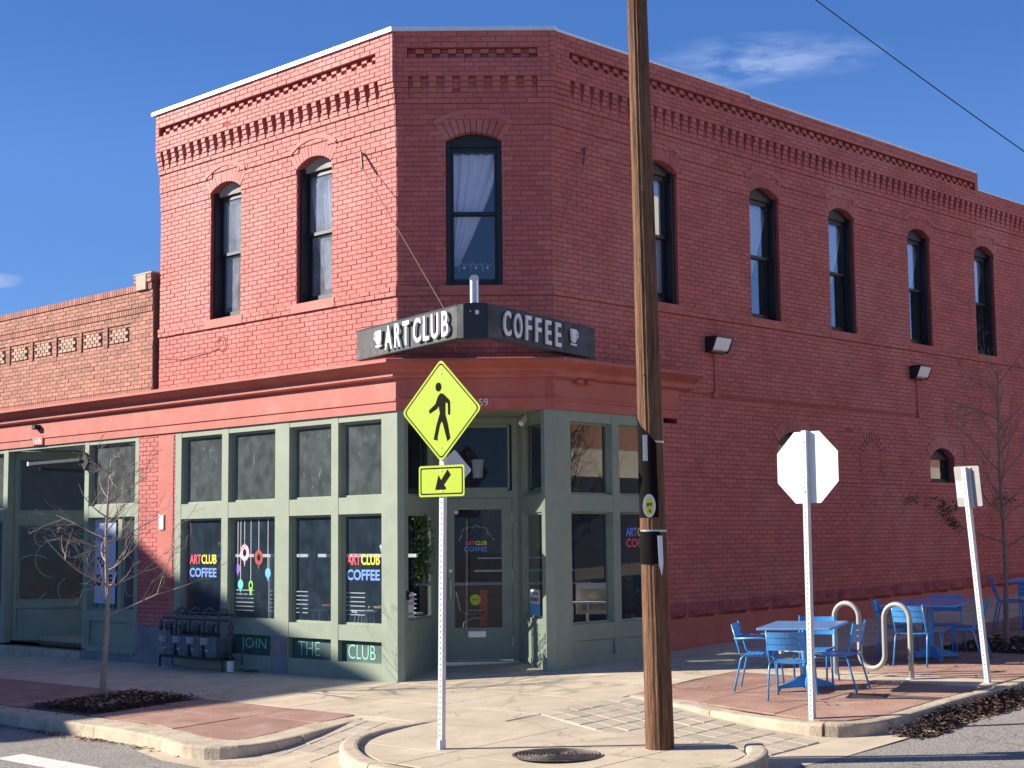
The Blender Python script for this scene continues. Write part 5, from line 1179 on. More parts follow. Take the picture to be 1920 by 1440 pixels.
# R wall: conduit under the lamps, junctions, conduit by the fascia
mb = MB(); mb.tube([FR(3.45, .02, 3.93), FR(9.35, .02, 3.93)], .013, 6); mb.box(FR, 3.42, 3.52, 0, .05, 3.90, 3.98); mb.box(FR, 9.30, 9.38, 0, .05, 3.90, 3.98)
mb.tube([FR(2.62, .02, 3.96), FR(3.45, .02, 3.93)], .013, 6); mb.build('conduit', M['redwood'], None, loc=FR(6, .02, 3.93), label='red painted conduit running level along the long brick wall', cat='conduit')
mb = MB(); mb.tube([FD(WD - .06, .07, 3.55), FD(WD - .06, .07, 3.88), FD(WD - .03, .08, 3.94), FR(.06, .10, 3.955), FR(.35, .08, 3.955)], .011, 6); mb.box(FR, .35, .47, .05, .12, 3.90, 3.95); mb.box(FR, .55, .67, .05, .12, 3.90, 3.95); mb.build('conduit', M['redwood'], None, loc=FD(WD - .06, .07, 3.7), label='bent conduit with two sockets under the cornice at the right entrance corner', cat='conduit')
for xl, s_, lb in ((3.29, 1.0, 'square wall pack light with frosted glass nearest the utility pole'), (9.12, 1.0, 'wall pack light with frosted glass above the small arched window')):
    L_ = thing('wall_light', FR(xl + .2, .02, 4.7), lb, 'wall light', 'wall lights on the long brick wall')
    z0, z1 = 4.56, 4.79
    mb = MB(); mb.prism(Fr(FR(xl, 0, 0), FR.n, FR.t), [(.0, z0), (.09, z0), (.13, z0 + .03), (.21, z1 - .02), (.21, z1), (0, z1)], 0, .02); mb.prism(Fr(FR(xl, 0, 0), FR.n, FR.t), [(.0, z0), (.09, z0), (.13, z0 + .03), (.21, z1 - .02), (.21, z1), (0, z1)], .40, .42)
    mb.box(FR, xl + .02, xl + .40, 0, .22, z1 - .02, z1 + .005); mb.box(FR, xl + .02, xl + .40, 0, .09, z0, z0 + .025); mb.box(FR, xl + .02, xl + .40, 0, .04, z0 + .025, z1 - .02); mb.build('housing', M['blackmetal'], L_)
    mb = MB(); mb.prism(Fr(FR(xl, 0, 0), FR.n, FR.t), [(.04, z0 + .026), (.095, z0 + .026), (.13, z0 + .045), (.205, z1 - .022), (.04, z1 - .022)], .03, .39); mb.build('lens', M['lens'], L_)
    mb = MB(); mb.tube([FR(xl + .2, .02, z0), FR(xl + .21, .02, 3.97)], .012, 6); mb.build('feed_pipe', M['redwood'], L_)
# ================================================================ GAS METERS
GM = thing('gas_meter_bank', FL(-4.1, .25, 0), 'bank of four blue grey gas meters on a frame under the left shop window', 'gas meter')
mb = MB(); mb.tube([FL(-5.05, .30, .0), FL(-5.05, .30, .16), FL(-3.45, .30, .16), FL(-3.45, .30, .0)], .018, 6); mb.tube([FL(-5.05, .12, .16), FL(-3.45, .12, .16)], .015, 6); mb.box(FL, -5.05, -3.45, .10, .32, .175, .19); mb.build('stand', M['blackmetal'], GM)
mb = MB(); mb.tube([FL(-5.1, .22, .73), FL(-3.42, .22, .73), FL(-3.36, .22, .70), FL(-3.36, .22, .12)], .026, 8); mb.tube([FL(-5.0, .10, .80), FL(-3.5, .10, .80)], .02, 8); mb.build('manifold_pipe', M['pipe'], GM, smooth=True)
MB().lathe(FL(-3.36, .22, .0), [(0, 0), (.055, 0), (.055, .15), (0, .15)], 16).build('pipe_sleeve', M['pvc'], GM)
for z in (.60, .45): MB().lathe(FL(-3.36, .22, z), [(0, 0), (.042, .0), (.042, .06), (0, .06)], 8).build('pipe_union', M['pipe'], GM)
MB().lathe(FL(-3.36, .18, .52), [(0, 0), (.03, 0), (.03, .07), (0, .07)], 10, FL.n).build('shutoff_valve', M['pipe'], GM)
for i, x in enumerate((-4.82, -4.46, -4.10, -3.74)):
    mb = MB(); n = 5
    def rring(z, w_, d_, cx=0): return [FL(x + cx + w_ * a, .22 + d_ * b, z) for a, b in ((-1, -.7), (-.7, -1), (.7, -1), (1, -.7), (1, .7), (.7, 1), (-.7, 1), (-1, .7))]
    mb.loft([rring(.17, .08, .06), rring(.19, .12, .10), rring(.28, .135, .12), rring(.42, .135, .12), rring(.47, .12, .10), rring(.485, .06, .05)]); me_ = mb.build('meter', M['meter'], GM, smooth=False)
    mb = MB(); mb.box(FL, x - .115, x + .0, .335, .41, .37, .47, c=.012); mb.build('index_cap', M['meterlight'], me_)
    mb = MB(); mb.box(FL, x - .075, x - .02, .3405, .345, .28, .295); mb.build('tag', M['inwhite'], me_)
    mb = MB(); mb.tube([FL(x - .06, .22, .48), FL(x - .06, .22, .60), FL(x - .02, .22, .66)], .017, 7); mb.tube([FL(x + .07, .22, .48), FL(x + .07, .22, .73), FL(x + .06, .2, .84), FL(x + .10, .15, .88), FL(x + .15, .12, .86), FL(x + .15, .10, .78)], .018, 7); mb.build('riser', M['pipe'], GM, smooth=True)
    MB().lathe(FL(x - .06, .26, .61), [(0, 0), (.055, .0), (.075, .015), (.075, .03), (.05, .045), (.02, .05), (.02, .07), (0, .07)], 16, FL.n).build('regulator', M['pipe'], GM)
    MB().lathe(FL(x - .06, .22, .55), [(0, 0), (.03, 0), (.03, .03), (0, .03)], 6).build('union_nut', M['pipe'], GM)
MB().lathe(FL(-5.02, .28, .62), [(0, 0), (.06, 0), (.085, .02), (.085, .04), (.05, .06), (0, .07)], 16, (FL.n - FL.t * .6)).build('regulator', M['pipe'], GM)
hs = thing('outdoor_faucet', FL(-3.15, .12, .28), 'small dark faucet with coiled wire beside the white pipe sleeve', 'faucet')
mb = MB(); mb.tube([FL(-3.16, .0, .30), FL(-3.16, .13, .30), FL(-3.16, .17, .24), FL(-3.16, .17, .10)], .02, 8); mb.lathe(FL(-3.16, .14, .31), [(0, 0), (.04, .0), (.04, .015), (0, .015)], 8); mb.build('tap', M['pipe'], hs)
mb = MB(); mb.tube([FL(-3.15 + .13 * math.cos(t_) + t_ * .012, .16 + .06 * math.sin(t_), .03 + .01 * math.sin(t_ * 2.3)) for t_ in np.linspace(0, 22, 70)], .008, 5); mb.build('coil', M['pipe'], hs)
# ================================================================ UTILITY POLE
pb = QV(-3.62, 4.63, 0)
UP = thing('utility_pole', pb, 'weathered wooden utility pole standing on the corner island', 'utility pole')
def pole_c(z): return Vector((1.485 - .0125 * (z + .08), 14.42, z))
def pole_r(z): return .130 - .0053 * (z + .08)
mb = MB(); rings = []; NS = 40
rs = random.Random(3); ph = [(rs.uniform(0, 6.28), rs.choice([3, 5, 7, 9, 13, 17]), rs.uniform(.002, .0045), rs.uniform(-.5, .5)) for _ in range(9)]
zs = list(np.arange(-.14, 9.6, .12))
for z in zs:
    c, r = pole_c(z), pole_r(z)
    rg = []
    for j in range(NS):
        a = 2 * math.pi * j / NS; rr_ = r + sum(am * math.sin(k * a + p + z * tw) for p, k, am, tw in ph) * .5 - .012 * max(0, 1 - abs(((a - (-1.35 + .05 * math.sin(z * 2))) % 6.283) - 0) / .09)
        rg.append(c + Vector((math.cos(a) * rr_, math.sin(a) * rr_, 0)))
    rings.append(rg)
mb.loft(rings); mb.build('pole_shaft', M['wood'], UP, smooth=False)
def pole_band(z, mat, name, h=.018, off=.006):
    c = pole_c(z); MB().lathe(c, [(pole_r(z) - .01, -h / 2), (pole_r(z) + off, -h / 2), (pole_r(z) + off, h / 2), (pole_r(z) - .01, h / 2)], 40).build(name, mat, UP)
def pole_patch(z0, z1, a0, a1, mat, name, off=.008, slant=0.):
    mb = MB(); N = 14; rg = []
    for i in range(N + 1):
        a = a0 + (a1 - a0) * i / N; t_ = i / N
        col = []
        for z in (z0, z1 + slant * (t_ - .5)):
            c = pole_c(z); r = pole_r(z)
            col.append((c + Vector((math.cos(a) * (r + off), math.sin(a) * (r + off), 0)), c + Vector((math.cos(a) * (r - .01), math.sin(a) * (r - .01), 0))))
        rg.append([col[0][0], col[1][0], col[1][1], col[0][1]])
    return mb.loft(rg).build(name, mat, UP)
pole_patch(2.03, 2.86, -3.5, -1.25, M['tar'], 'black_wrap', slant=-.28); pole_patch(1.60, 1.90, -3.5, -1.2, M['tar'], 'black_wrap')
pole_band(2.73, M['galv'], 'metal_band'); pole_band(1.905, M['silver'], 'metal_band', .02)
mb = MB(); mb.box(W, 1.362, 1.402, 14.262, 14.272, 2.55, 2.79); mb.build('tag_strip', M['galv'], UP)
mb = MB(); mb.prism(W, [(1.48, 1.86), (1.525, 1.86), (1.53, 1.6), (1.515, 1.5), (1.49, 1.6)], 14.265, 14.272); mb.build('tag_strip', M['whitegloss'], UP)
N = 24; cx_, cz_ = 1.408, 2.135
mb = MB(); mb.prism(W, [(cx_ + math.cos(t_) * .058, cz_ + math.sin(t_) * .108) for t_ in np.linspace(0, 6.283, N, endpoint=False)], 14.245, 14.252); ov = mb.build('oval_tag', M['whitegloss'], UP)
mb = MB(); mb.prism(W, [(cx_ - .03, cz_ - .08), (cx_ + .03, cz_ - .08), (cx_ + .036, cz_ + .04), (cx_ + .012, cz_ + .085), (cx_ - .03, cz_ + .06)], 14.2405, 14.2445); mb.build('yellow_label', M['t_yel'], ov)
FW = Fr((0, 0, 0), (1, 0, 0), (0, -1, 0))
text_mb('89', FW, cx_, cz_ + .01, .035, -14.239, width=.05, bold=.02).build('lettering', M['signblack'], ov); text_mb('6', FW, cx_ + .005, cz_ - .045, .035, -14.239, width=.02, bold=.02).build('lettering', M['signblack'], ov)
mb = MB()
for z, a in ((6.2, -1.1), (5.55, -1.15), (5.1, -1.9), (4.75, -1.3), (4.2, -1.0), (3.6, -1.1), (3.35, -2.1), (3.0, -1.2), (2.4, -1.05), (4.45, -2.2), (5.8, -2.3)):
    c = pole_c(z); r = pole_r(z); d_ = Vector((math.cos(a), math.sin(a), 0)); mb.lathe(c + d_ * (r - .006), [(0, 0), (.009, 0), (.009, .008), (0, .009)], 8, d_)
mb.build('bolt_head', M['hole'], UP)
# ================================================================ SIGNS
def square_post(name_parent, base, top, w_, yaw, mat=None, holes=True, hole_side=1, zcut=None):
    c, s_ = math.cos(yaw), math.sin(yaw); b, t_ = Vector(base), Vector(top); ax = (t_ - b)
    u = Vector((c, s_, 0)); v_ = Vector((-s_, c, 0)); mb = MB(); h = w_ / 2
    mb.loft([[p + u * a * h + v_ * e * h for a, e in ((-1, -1), (1, -1), (1, 1), (-1, 1))] for p in (b, t_)]); o = mb.build('post', M['galv'], name_parent)
    if holes:
        mh_ = MB(); n = int(ax.length / .0508)
        for i in range(n):
            p = b + ax * ((i + .5) / n)
            for nrm, tn in ((-v_, u), (-u, v_)):
                q_ = p + nrm * (h + .0008); k_ = [q_ + tn * math.cos(a) * .0075 + Vector((0, 0, 1)) * math.sin(a) * .0075 for a in np.linspace(0, 6.283, 6, endpoint=False)]
                mh_.face(k_ if nrm == -v_ else k_)
        mh_.build('punched_holes', M['hole'], name_parent, kind='stuff')
    return o
# crosswalk sign
cb = Vector((-.54, 14.90, -.13)); CT = Vector((-.497, 14.90, 3.45))
CW = thing('crosswalk_sign', cb, 'fluorescent yellow green pedestrian crossing sign with arrow plaque on a steel post', 'sign')
square_post(CW, cb + Vector((0, 0, -.1)), CT, .052, -R(38))
mb = MB(); mb.box(Fr(cb, (math.cos(.49), math.sin(.49), 0), (math.sin(.49), -math.cos(.49), 0)), -.032, .032, -.032, .032, -.03, .09); mb.build('anchor_sleeve', M['galv'], CW)
ya = R(38)
FS = Fr(Vector((-.497, 14.90, 0)), (math.cos(ya), -math.sin(ya), 0), (-math.sin(ya), -math.cos(ya), 0))
def rounded(pts, r, n=5):
    out = []; k = len(pts)
    for i in range(k):
        p0, p, p1 = Vector((*pts[i - 1], 0)), Vector((*pts[i], 0)), Vector((*pts[(i + 1) % k], 0)); a, b = (p0 - p).normalized(), (p1 - p).normalized()
        ang = a.angle(b); d_ = r / math.tan(ang / 2); s0, s1 = p + a * d_, p + b * d_
        for j in range(n + 1):
            t_ = j / n; q_ = s0 * (1 - t_) ** 2 + p * 2 * t_ * (1 - t_) + s1 * t_ ** 2; out.append((q_.x, q_.y))
    return out
D_ = .50; zc0 = 3.085
def dia(k): return rounded([(0, zc0 - D_ * k), (D_ * k, zc0), (0, zc0 + D_ * k), (-D_ * k, zc0)], .05 * k)
FS.o = FS.o + FS.n * .012
mb = MB(); mb.prism(FS, dia(1.0), .03, .034); mb.m[0] = 1; sp = mb.build('diamond_plate', [M['lime'], M['alu']], CW)
mb = MB(); a_, b_ = dia(.945), dia(.915); n = len(a_)
for i in range(n): j = (i + 1) % n; mb.face([FS(a_[i][0], .0352, a_[i][1]), FS(a_[j][0], .0352, a_[j][1]), FS(b_[j][0], .0352, b_[j][1]), FS(b_[i][0], .0352, b_[i][1])])
mb.build('border', M['signblack'], sp)
def sil(polys, F, cx, cz, k, d, parent, name, mirror=False):
    mb = MB()
    for pl_ in polys:
        pts = [(cx + (x * (-1 if mirror else 1)) * k, cz + y * k) for x, y in pl_]
        ar = sum(pts[i - 1][0] * pts[i][1] - pts[i][0] * pts[i - 1][1] for i in range(len(pts)))
        if ar < 0: pts = pts[::-1]
        mb.prism(F, pts, d, d + .0015)
    return mb.build(name, M['signblack'], parent)
# walking figure in pixel-like units (x right, y up, centre of the plate)
body = [(-.02, .62), (.10, .60), (.36, .38), (.40, .30), (.40, -.12), (.31, -.13), (.30, .25), (.20, .30), (.19, -.10), (.30, -.45), (.40, -.92), (.27, -1.02), (.08, -.42), (.02, -.33), (-.05, -.45), (-.16, -.86), (-.16, -.98), (-.33, -.94), (-.20, -.45), (-.05, -.05), (-.11, .20), (-.17, .10), (-.50, -.05), (-.54, .06), (-.25, .26), (-.13, .52)]
head = [(-.11 + math.cos(t_) * .13, .84 + math.sin(t_) * .155) for t_ in np.linspace(0, 6.283, 16, endpoint=False)]
sil([body, head], FS, 0.0, zc0 - .01, .285, .0345, sp, 'walking_figure')
FP = Fr(FS.o, FS.t, FS.n); zp = 2.405
rp = rounded([(-.285, zp - .15), (.285, zp - .15), (.285, zp + .15), (-.285, zp + .15)], .03)
mb = MB(); mb.prism(FP, rp, .03, .034); mb.m[0] = 1; ap = mb.build('arrow_plaque', [M['lime'], M['alu']], CW)
mb = MB(); a_ = rounded([(-.265, zp - .13), (.265, zp - .13), (.265, zp + .13), (-.265, zp + .13)], .02); b_ = rounded([(-.252, zp - .117), (.252, zp - .117), (.252, zp + .117), (-.252, zp + .117)], .015)
for i in range(len(a_)): j = (i + 1) % len(a_); mb.face([FP(a_[i][0], .0352, a_[i][1]), FP(a_[j][0], .0352, a_[j][1]), FP(b_[j][0], .0352, b_[j][1]), FP(b_[i][0], .0352, b_[i][1])])
mb.build('border', M['signblack'], ap)
arrow = [(.50, .62), (.80, .30), (.28, -.18), (.44, -.40), (.40, -.62), (-.50, -.55), (-.24, .35), (-.10, .22), (-.02, .12)]
sil([[(.42, .80), (.72, .42), (.08, -.28), (.28, -.50), (.22, -.62), (-.72, -.62), (-.42, .42), (-.22, .12), (-.18, .05)]], FP, 0.02, zp, .135, .0345, ap, 'arrow')
mb = MB()
for z in (zc0 + .36, zc0 - .36, zp + .1, zp - .1): mb.lathe(FS(0, .034, z), [(0, 0), (.009, .0), (.009, .004), (0, .005)], 8, FS.n)
mb.build('bolt_head', M['galv'], CW)
FB2 = Fr(Vector((-.40, 14.97, 0)), (.96, .28, 0), (.28, -.96, 0)); zq = 2.515
mb = MB(); mb.prism(FB2, rounded([(0, zq - .2), (.17, zq), (0, zq + .2), (-.17, zq)], .02), -.004, 0); mb.build('rear_plate', M['whitegloss'], CW)
# stop sign seen from behind
sb = Vector((3.16, 15.76, .02))
ST = thing('stop_sign', sb, 'white back of an octagonal stop sign on a steel post by the blue tables', 'sign')
square_post(ST, sb + Vector((0, 0, -.1)), Vector((3.165, 15.76, 2.92)), .055, -R(45))
yc = R(45); FT = Fr(Vector((3.165, 15.76, 0)), (math.cos(yc), math.sin(yc), 0), (math.sin(yc), -math.cos(yc), 0))
rr_ = .366 / math.cos(math.pi / 8); FT2 = Fr(Vector((3.165, 15.76, 0)), (math.cos(yc), -math.sin(yc), 0), (-math.sin(yc), -math.cos(yc), 0))
oc = [(math.cos(math.pi / 8 + i * math.pi / 4) * rr_, 2.545 + math.sin(math.pi / 8 + i * math.pi / 4) * rr_) for i in range(8)]
mb = MB(); mb.prism(FT2, oc, -.032, -.0285); mb.build('octagon_plate', M['whitegloss'], ST)
mb = MB()
for z in (2.80, 2.30): mb.lathe(FT2(0, .028, z), [(0, 0), (.01, .0), (.01, .006), (0, .007)], 8, FT2.n)
mb.build('bolt_head', M['galv'], ST)
# leaning parking sign
kb = Vector((5.455, 17.39, .17)); kt = Vector((5.285, 17.39, 2.60))
PK = thing('parking_sign', kb, 'leaning galvanised post with the grey back of a small parking sign', 'sign')
square_post(PK, kb + Vector((.01, 0, -.1)), kt, .055, -R(50))
yd = R(50); ax = (kt - kb).normalized(); FK = Fr(kt, (math.cos(yd), -math.sin(yd), 0), (-math.sin(yd), -math.cos(yd), 0))
class FrT(Fr):
    def __call__(s, x, d, z): return s.o + s.t * x + s.n * d + ax * z
FK2 = FrT(kt, FK.t, FK.n)
mb = MB(); mb.prism(FK2, rounded([(-.16, -.44), (.16, -.44), (.16, .015), (-.16, .015)], .02), -.038, -.034); mb.build('sign_plate', M['alu'], PK)  # plate grey kept darker, with shade put into its colour
mb = MB(); mb.prism(FK2, rounded([(-.15, -.34), (-.03, -.33), (-.05, -.22), (-.03, -.17), (-.15, -.14)], .01), -.0335, -.032); mb.build('torn_sticker_sun_patch', M['whitegloss'], PK)  # pale patch stands for the sunlit corner of the plate
mb = MB(); mb.prism(FK2, rounded([(.0, -.455), (.06, -.455), (.06, .0), (.0, .0)], .004), -.03, -.02) ; mb.build('backing_strap', M['galv'], PK)
# ================================================================ BIKE RACK
r0, r1 = QV(1.22, 3.41, 0), QV(1.22, 4.42, 0)
RK = thing('bike_rack', r0, 'grey wave shaped steel tube bike rack beside the near blue table', 'bike rack')
d_ = (r1 - r0); d_.z = 0; L_ = d_.length; d_.normalize(); w3 = L_ / 3; pts = []; up = Vector((0, 0, 1)); zt_, zl = .85, .10
sl = (r1.z - r0.z) / L_
def rk(x, z): return r0 + d_ * x + up * (z + sl * x)
rad = w3 / 2
pts += [rk(0, -.03), rk(0, .3), rk(0, zt_ - rad - .02)] + [rk(rad - rad * math.cos(t_), zt_ - rad + rad * math.sin(t_)) for t_ in np.linspace(.1, math.pi - .1, 12)]
pts += [rk(w3, .5)] + [rk(w3 + rad - rad * math.cos(t_), zl + rad - rad * math.sin(t_)) for t_ in np.linspace(.1, math.pi - .1, 12)]
pts += [rk(2 * w3, .5)] + [rk(2 * w3 + rad - rad * math.cos(t_), zt_ - rad + rad * math.sin(t_)) for t_ in np.linspace(.1, math.pi - .1, 12)] + [rk(L_, zt_ - rad - .02), rk(L_, .3), rk(L_, -.03)]
MB().tube(pts, .030, 14).build('wave_tube', M['rack'], RK, smooth=True)
for p in (r0, r1): MB().lathe(p, [(0, .0), (.06, .0), (.06, .008), (.03, .01)], 16).build('foot_flange', M['galv'], RK)
# ================================================================ CAFE FURNITURE
def make_chair(arms, label):
    t = thing('cafe_chair', (0, 0, 0), label, 'chair', 'sky blue metal café chairs')
    bl = M['blue']
    for i in range(7):
        mb = MB(); y0 = -.19 + i * .061; n = 6; z = lambda y, x: .447 + .03 * max(0, (y + .02)) ** 1 - .25 * 0 - .012 * (1 - (x / .22) ** 2) + (.05 * max(0, -.12 - y))
        rg = []
        for k in range(n + 1):
            x = -.215 + .43 * k / n; ya, yb_ = y0, y0 + .052
            drop = -.03 if i == 6 else 0
            rg.append([Vector((x, ya, z(ya, x))), Vector((x, yb_, z(yb_, x) + drop * .5)), Vector((x, yb_, z(yb_, x) - .006 + drop * .5)), Vector((x, ya, z(ya, x) - .006))])
        mb.loft(rg).build('seat_slat', bl, t)
    for i in range(3):
        mb = MB(); z0 = .60 + i * .078; n = 8; rg = []
        for k in range(n + 1):
            x = -.22 + .44 * k / n; yy_ = lambda z_: -.205 - (z_ - .44) * .235 - .035 * (1 - (x / .22) ** 2)
            za, zb = z0, z0 + .070
            rg.append([Vector((x, yy_(za), za)), Vector((x, yy_(zb), zb)), Vector((x, yy_(zb) - .006, zb)), Vector((x, yy_(za) - .006, za))])
        mb.loft(rg).build('back_slat', bl, t)
    for s_ in (-1, 1):
        MB().tube([(s_ * .245, .255, 0), (s_ * .235, .235, .38), (s_ * .228, .21, .432), (s_ * .225, .16, .448)], .0125, 8).build('leg', bl, t, smooth=True)
        MB().tube([(s_ * .245, -.30, 0), (s_ * .232, -.20, .40), (s_ * .226, -.17, .44), (s_ * .225, -.12, .448)], .0125, 8).build('leg', bl, t, smooth=True)
        MB().tube([(s_ * .225, .18, .447), (s_ * .225, -.16, .444), (s_ * .226, -.205, .47), (s_ * .225, -.295, .845)], .012, 8).build('side_frame', bl, t, smooth=True)
        if arms: MB().tube([(s_ * .237, .13, .45), (s_ * .243, .155, .62), (s_ * .243, .125, .662), (s_ * .243, .06, .67), (s_ * .24, -.27, .665)], .0125, 8).build('armrest', bl, t, smooth=True)
    MB().tube([(-.225, .19, .436), (.225, .19, .436)], .010, 6).build('stretcher', bl, t)
    return t
def make_table(sz, label):
    t = thing('cafe_table', (0, 0, 0), label, 'table', 'square sky blue café tables'); h = sz / 2; bl = M['blue']
    mb = MB(); mb.loft([[Vector((x, y, z)) for x, y in rounded([(-k, -k), (k, -k), (k, k), (-k, k)], .02, 3)] for k, z in ((h - .004, .695), (h, .700), (h, .716), (h - .004, .72))]); mb.build('table_top', M['bluetop'], t)
    MB().lathe((0, 0, 0), [(0, .05), (.038, .05), (.036, .68), (.12, .69), (.12, .695), (0, .695)], 16).build('pedestal', bl, t)
    for i in range(4):
        a = i * math.pi / 2 + .6; u = Vector((math.cos(a), math.sin(a), 0)); w_ = Vector((-u.y, u.x, 0))
        mb = MB(); mb.loft([[u * r + w_ * ww + Vector((0, 0, z)) for ww, z in ((-wd, z0), (wd, z0), (wd * .6, z1), (-wd * .6, z1))] for r, wd, z0, z1 in ((.02, .035, .03, .17), (.15, .03, .03, .11), (.33, .018, .025, .05))])
        mb.lathe(u * .32, [(0, 0), (.022, 0), (.022, .03), (0, .03)], 10); mb.build('base_foot', bl, t)
    return t
tilt = Vector((-.048 * S, -.048 * S, 1)).normalized().to_track_quat('Z', 'Y').to_matrix().to_4x4()
up_q = Vector((0, 0, 1)).rotation_difference(Vector((-.048 * S, -.048 * S, 1)).normalized())
def put(o, x, y, yaw):
    from mathutils import Quaternion
    o.rotation_mode = 'QUATERNION'; o.rotation_quaternion = up_q @ Quaternion((0, 0, 1), yaw); o.location = (x, y, gxy(x, y) + .004)
tabs = [((3.45, 17.50), -26, .84, 'square blue café table nearest the stop sign post'), ((5.50, 19.73), -33, .98, 'square blue café table behind the bike rack in the shade'), ((8.0, 22.75), -30, .9, 'farthest blue café table, cut by the right edge of the picture')]
t0 = None
for (x, y), a, sz, lb in tabs:
    o = make_table(sz, lb); put(o, x, y, R(a))
armc = make_chair(True, 'x'); side = make_chair(False, 'x'); used = set()
def chair(proto, x, y, face, lb):
    if proto.name in used: o = copy_tree(proto)
    else: o = proto; used.add(proto.name)
    o['label'] = lb; put(o, x, y, face); o.scale = (.89, .89, .89)
def around(tx, ty, a, r, k, arms, lb, da=0., dr=0.):
    ang = R(a) + k * math.pi / 2; dx, dy = math.cos(ang), math.sin(ang)          # k 0:+u 1:+w 2:-u 3:-w
    x, y = tx + dx * (r + dr), ty + dy * (r + dr); chair(armc if arms else side, x, y, math.atan2(-dy, -dx) - math.pi / 2 + da, lb)
around(3.45, 17.50, -26, .52, 2, True, 'blue armchair left of the near table, farthest left of all the chairs', .12)
around(3.45, 17.50, -26, .55, 3, False, 'blue café chair with its back to the camera in front of the near table', .05)
around(3.45, 17.50, -26, .38, 0, False, 'blue café chair right of the near table, side on beside the bike rack', -.1)
around(3.45, 17.50, -26, .47, 1, False, 'blue café chair behind the near table facing the stop sign post', .1)
around(5.50, 19.73, -33, .44, 2, True, 'blue armchair at the left end of the shaded middle table', .2)
around(5.50, 19.73, -33, .55, 3, False, 'blue café chair in front of the shaded middle table, behind the bike rack hoop', -.1)
around(5.50, 19.73, -33, .42, 0, False, 'blue café chair right of the shaded middle table beside the leaning post', .0)
around(5.50, 19.73, -33, .50, 1, False, 'blue café chair behind the shaded middle table against the red wall', .05)
around(8.0, 22.75, -30, .52, 3, False, 'dark blue café chair in front of the farthest table behind the thin tree', .1)
around(8.0, 22.75, -30, .45, 2, False, 'blue café chair left of the farthest table, mostly hidden by the tree', .3)
# lock cable on a chair seat
lk = thing('cable_lock', Vector((3.22, 17.05, .6)), 'pale cable lock with brass padlock lying on the front chair of the near table', 'cable lock')
c0 = Vector((3.22, 17.02, gxy(3.22, 17.02) + .475))
MB().tube([c0 + Vector(p) for p in ((-.10, .05, .02), (-.02, .02, .03), (.08, -.03, .015), (.2, -.02, .01), (.32, .02, -.01))], .008, 6).build('cable', M['pvc'], lk, smooth=True)
MB().lathe(c0 + Vector((-.12, .03, .0)), [(0, 0), (.028, 0), (.03, .03), (0, .04)], 10).build('padlock', M['tan'], lk)
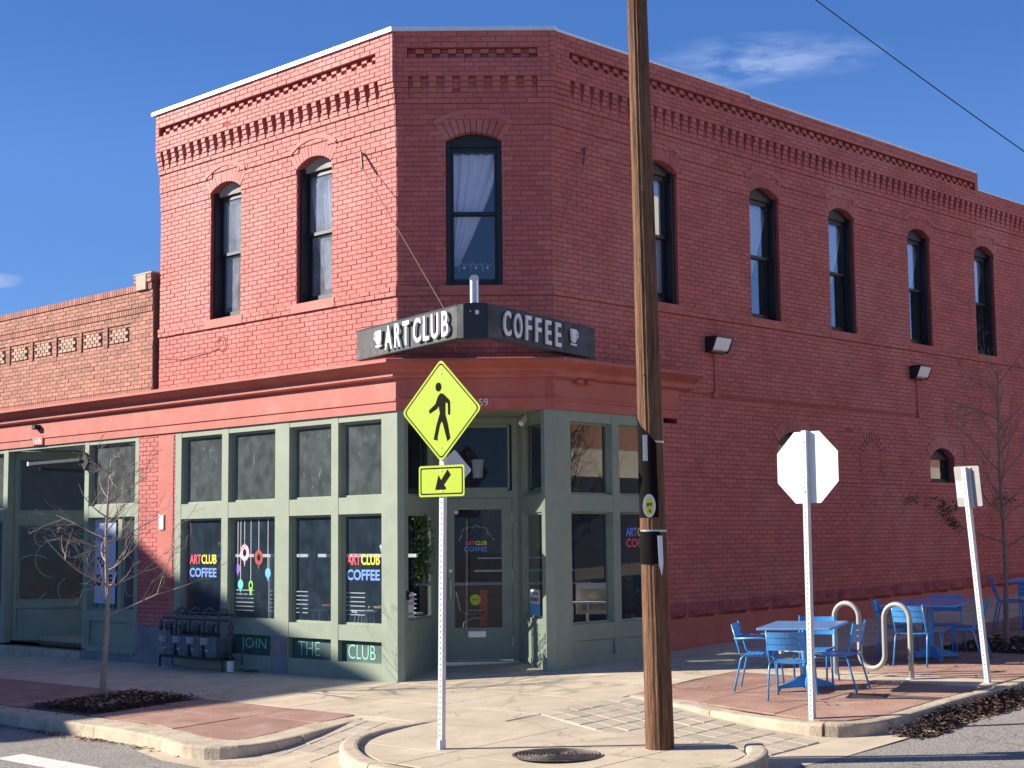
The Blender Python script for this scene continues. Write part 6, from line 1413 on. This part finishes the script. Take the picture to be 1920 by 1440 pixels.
# ================================================================ TREES
def tree(name, base, h, seed, mat, label, levels=4, lean=(0, 0), spread=1., r0=.032, first=.30, nb=22, leafn=0, leafmat=None, zleaf=(0, 9), up=.55, twig=1.0):
    rg = random.Random(seed); root = thing(name, base, label, 'tree'); base = Vector(base)
    trunk = []; N = 18
    for i in range(N + 1):
        t_ = i / N; trunk.append(base + Vector((lean[0] * t_ + .018 * math.sin(t_ * 9 + seed), lean[1] * t_ + .015 * math.sin(t_ * 7), h * t_ - .05 * (i == 0))))
    MB().tube(trunk, [r0 * (1.5 - .5 * min(1, i / 1.2)) * (1 - .86 * i / N) + .003 for i in range(N + 1)], 10).build('trunk', mat, root, smooth=True)
    crown = MB(); tips = []
    def grow(p, d, L, r, lv):
        n = 5; pts = [p]; rr_ = [r]
        for i in range(n):
            d = (d + Vector((rg.gauss(0, .16), rg.gauss(0, .16), rg.gauss(.05, .13)))).normalized(); pts.append(pts[-1] + d * L / n); rr_.append(max(.0022, r * (1 - .75 * (i + 1) / n)))
        crown.tube(pts, rr_, 5 if lv < 2 else 4); tips.append(pts[-1]); tips.append(pts[3])
        if lv < levels:
            k = rg.randint(3, 5) if lv < 2 else rg.randint(1, 3)
            for _ in range(k):
                i = rg.randint(1, n); ax_ = d.orthogonal().normalized(); ax_ = (ax_ + d.cross(ax_) * rg.uniform(-1.5, 1.5)).normalized()
                nd = (d * .72 + ax_ * rg.uniform(.45, .95) + Vector((0, 0, rg.uniform(-.15, .3)))).normalized(); grow(pts[i], nd, L * rg.uniform(.38, .62) * twig, rr_[i] * .62 + .0006, lv + 1)
    for i in range(nb):
        t_ = first + (1 - first) * (i + rg.random() * .8) / nb; k = min(N - 1, int(t_ * N)); p = trunk[k].lerp(trunk[k + 1], t_ * N - k)
        a = i * 2.399 + rg.uniform(-.4, .4); f = 1 - .75 * (t_ - first) / (1 - first)
        grow(p, Vector((math.cos(a), math.sin(a), up + .5 * (t_ - first))).normalized(), spread * (.35 + .65 * f) * rg.uniform(.75, 1.15), r0 * .42 * (1 - .6 * t_) + .002, 1)
    crown.build('branches', mat, root)
    if leafn:
        mb = MB()
        cand = [p for p in tips if zleaf[0] < p.z < zleaf[1]]
        for _ in range(leafn):
            c = rg.choice(cand) + Vector((rg.gauss(0, .03), rg.gauss(0, .03), rg.gauss(-.02, .03))); a_ = Vector((rg.gauss(0, 1), rg.gauss(0, 1), rg.gauss(0, 1))).normalized(); b_ = a_.orthogonal().normalized(); L = rg.uniform(.03, .055)
            mb.cur = rg.random(); mb.face([c - a_ * L / 2, c + b_ * L * .3, c + a_ * L / 2, c - b_ * L * .3])
        mb.build('leaves', leafmat, root)
    return root
tree('young_tree', (-5.05, 20.14, -.12), 3.05, 11, M['barkL'], 'bare young tree in the mulched pit on the left pavement', spread=1.05, first=.33, nb=19, lean=(.03, 0), r0=.038, up=.3, levels=4, twig=1.02)
tree('street_tree', (6.83, 20.86, .34), 3.7, 5, M['barkR'], 'thin street tree with few brown leaves at the right edge', spread=1.25, first=.34, nb=20, lean=(.0, 0), r0=.034, leafn=700, leafmat=M['redleaf'], zleaf=(1.3, 2.4), up=.65)
tree('far_tree', tuple(QV(17, 15.5, 0)), 7.5, 8, M['barkR'], 'bare tree across the right hand street, outside the picture', spread=3.2, first=.25, nb=16, r0=.09, up=1.0, levels=3)
# ================================================================ OVERHEAD WIRE
def ray(u_, v_): return FWD + RGT * ((u_ - 960) / 2896.56) + UPV * ((720 - v_) / 2896.56)
c0_, c1_ = Vector((0, 0, 1.83)) + Vector((.214, .967, .3455)) * 22, Vector((0, 0, 1.83)) + Vector((.3435, .976, .2513)) * 22
dd_ = c1_ - c0_; a_, b_ = c0_ - dd_ * 2.2, c1_ + dd_ * 2.5
pts = [a_.lerp(b_, i / 60) + Vector((0, 0, -.55 * (1 - (2 * i / 60 - 1) ** 2) + .45)) for i in range(61)]
MB().tube(pts, .008, 6).build('overhead_wire', M['blackmetal'], None, loc=tuple(c0_), label='single black overhead wire crossing the sky at the upper right', cat='wire')
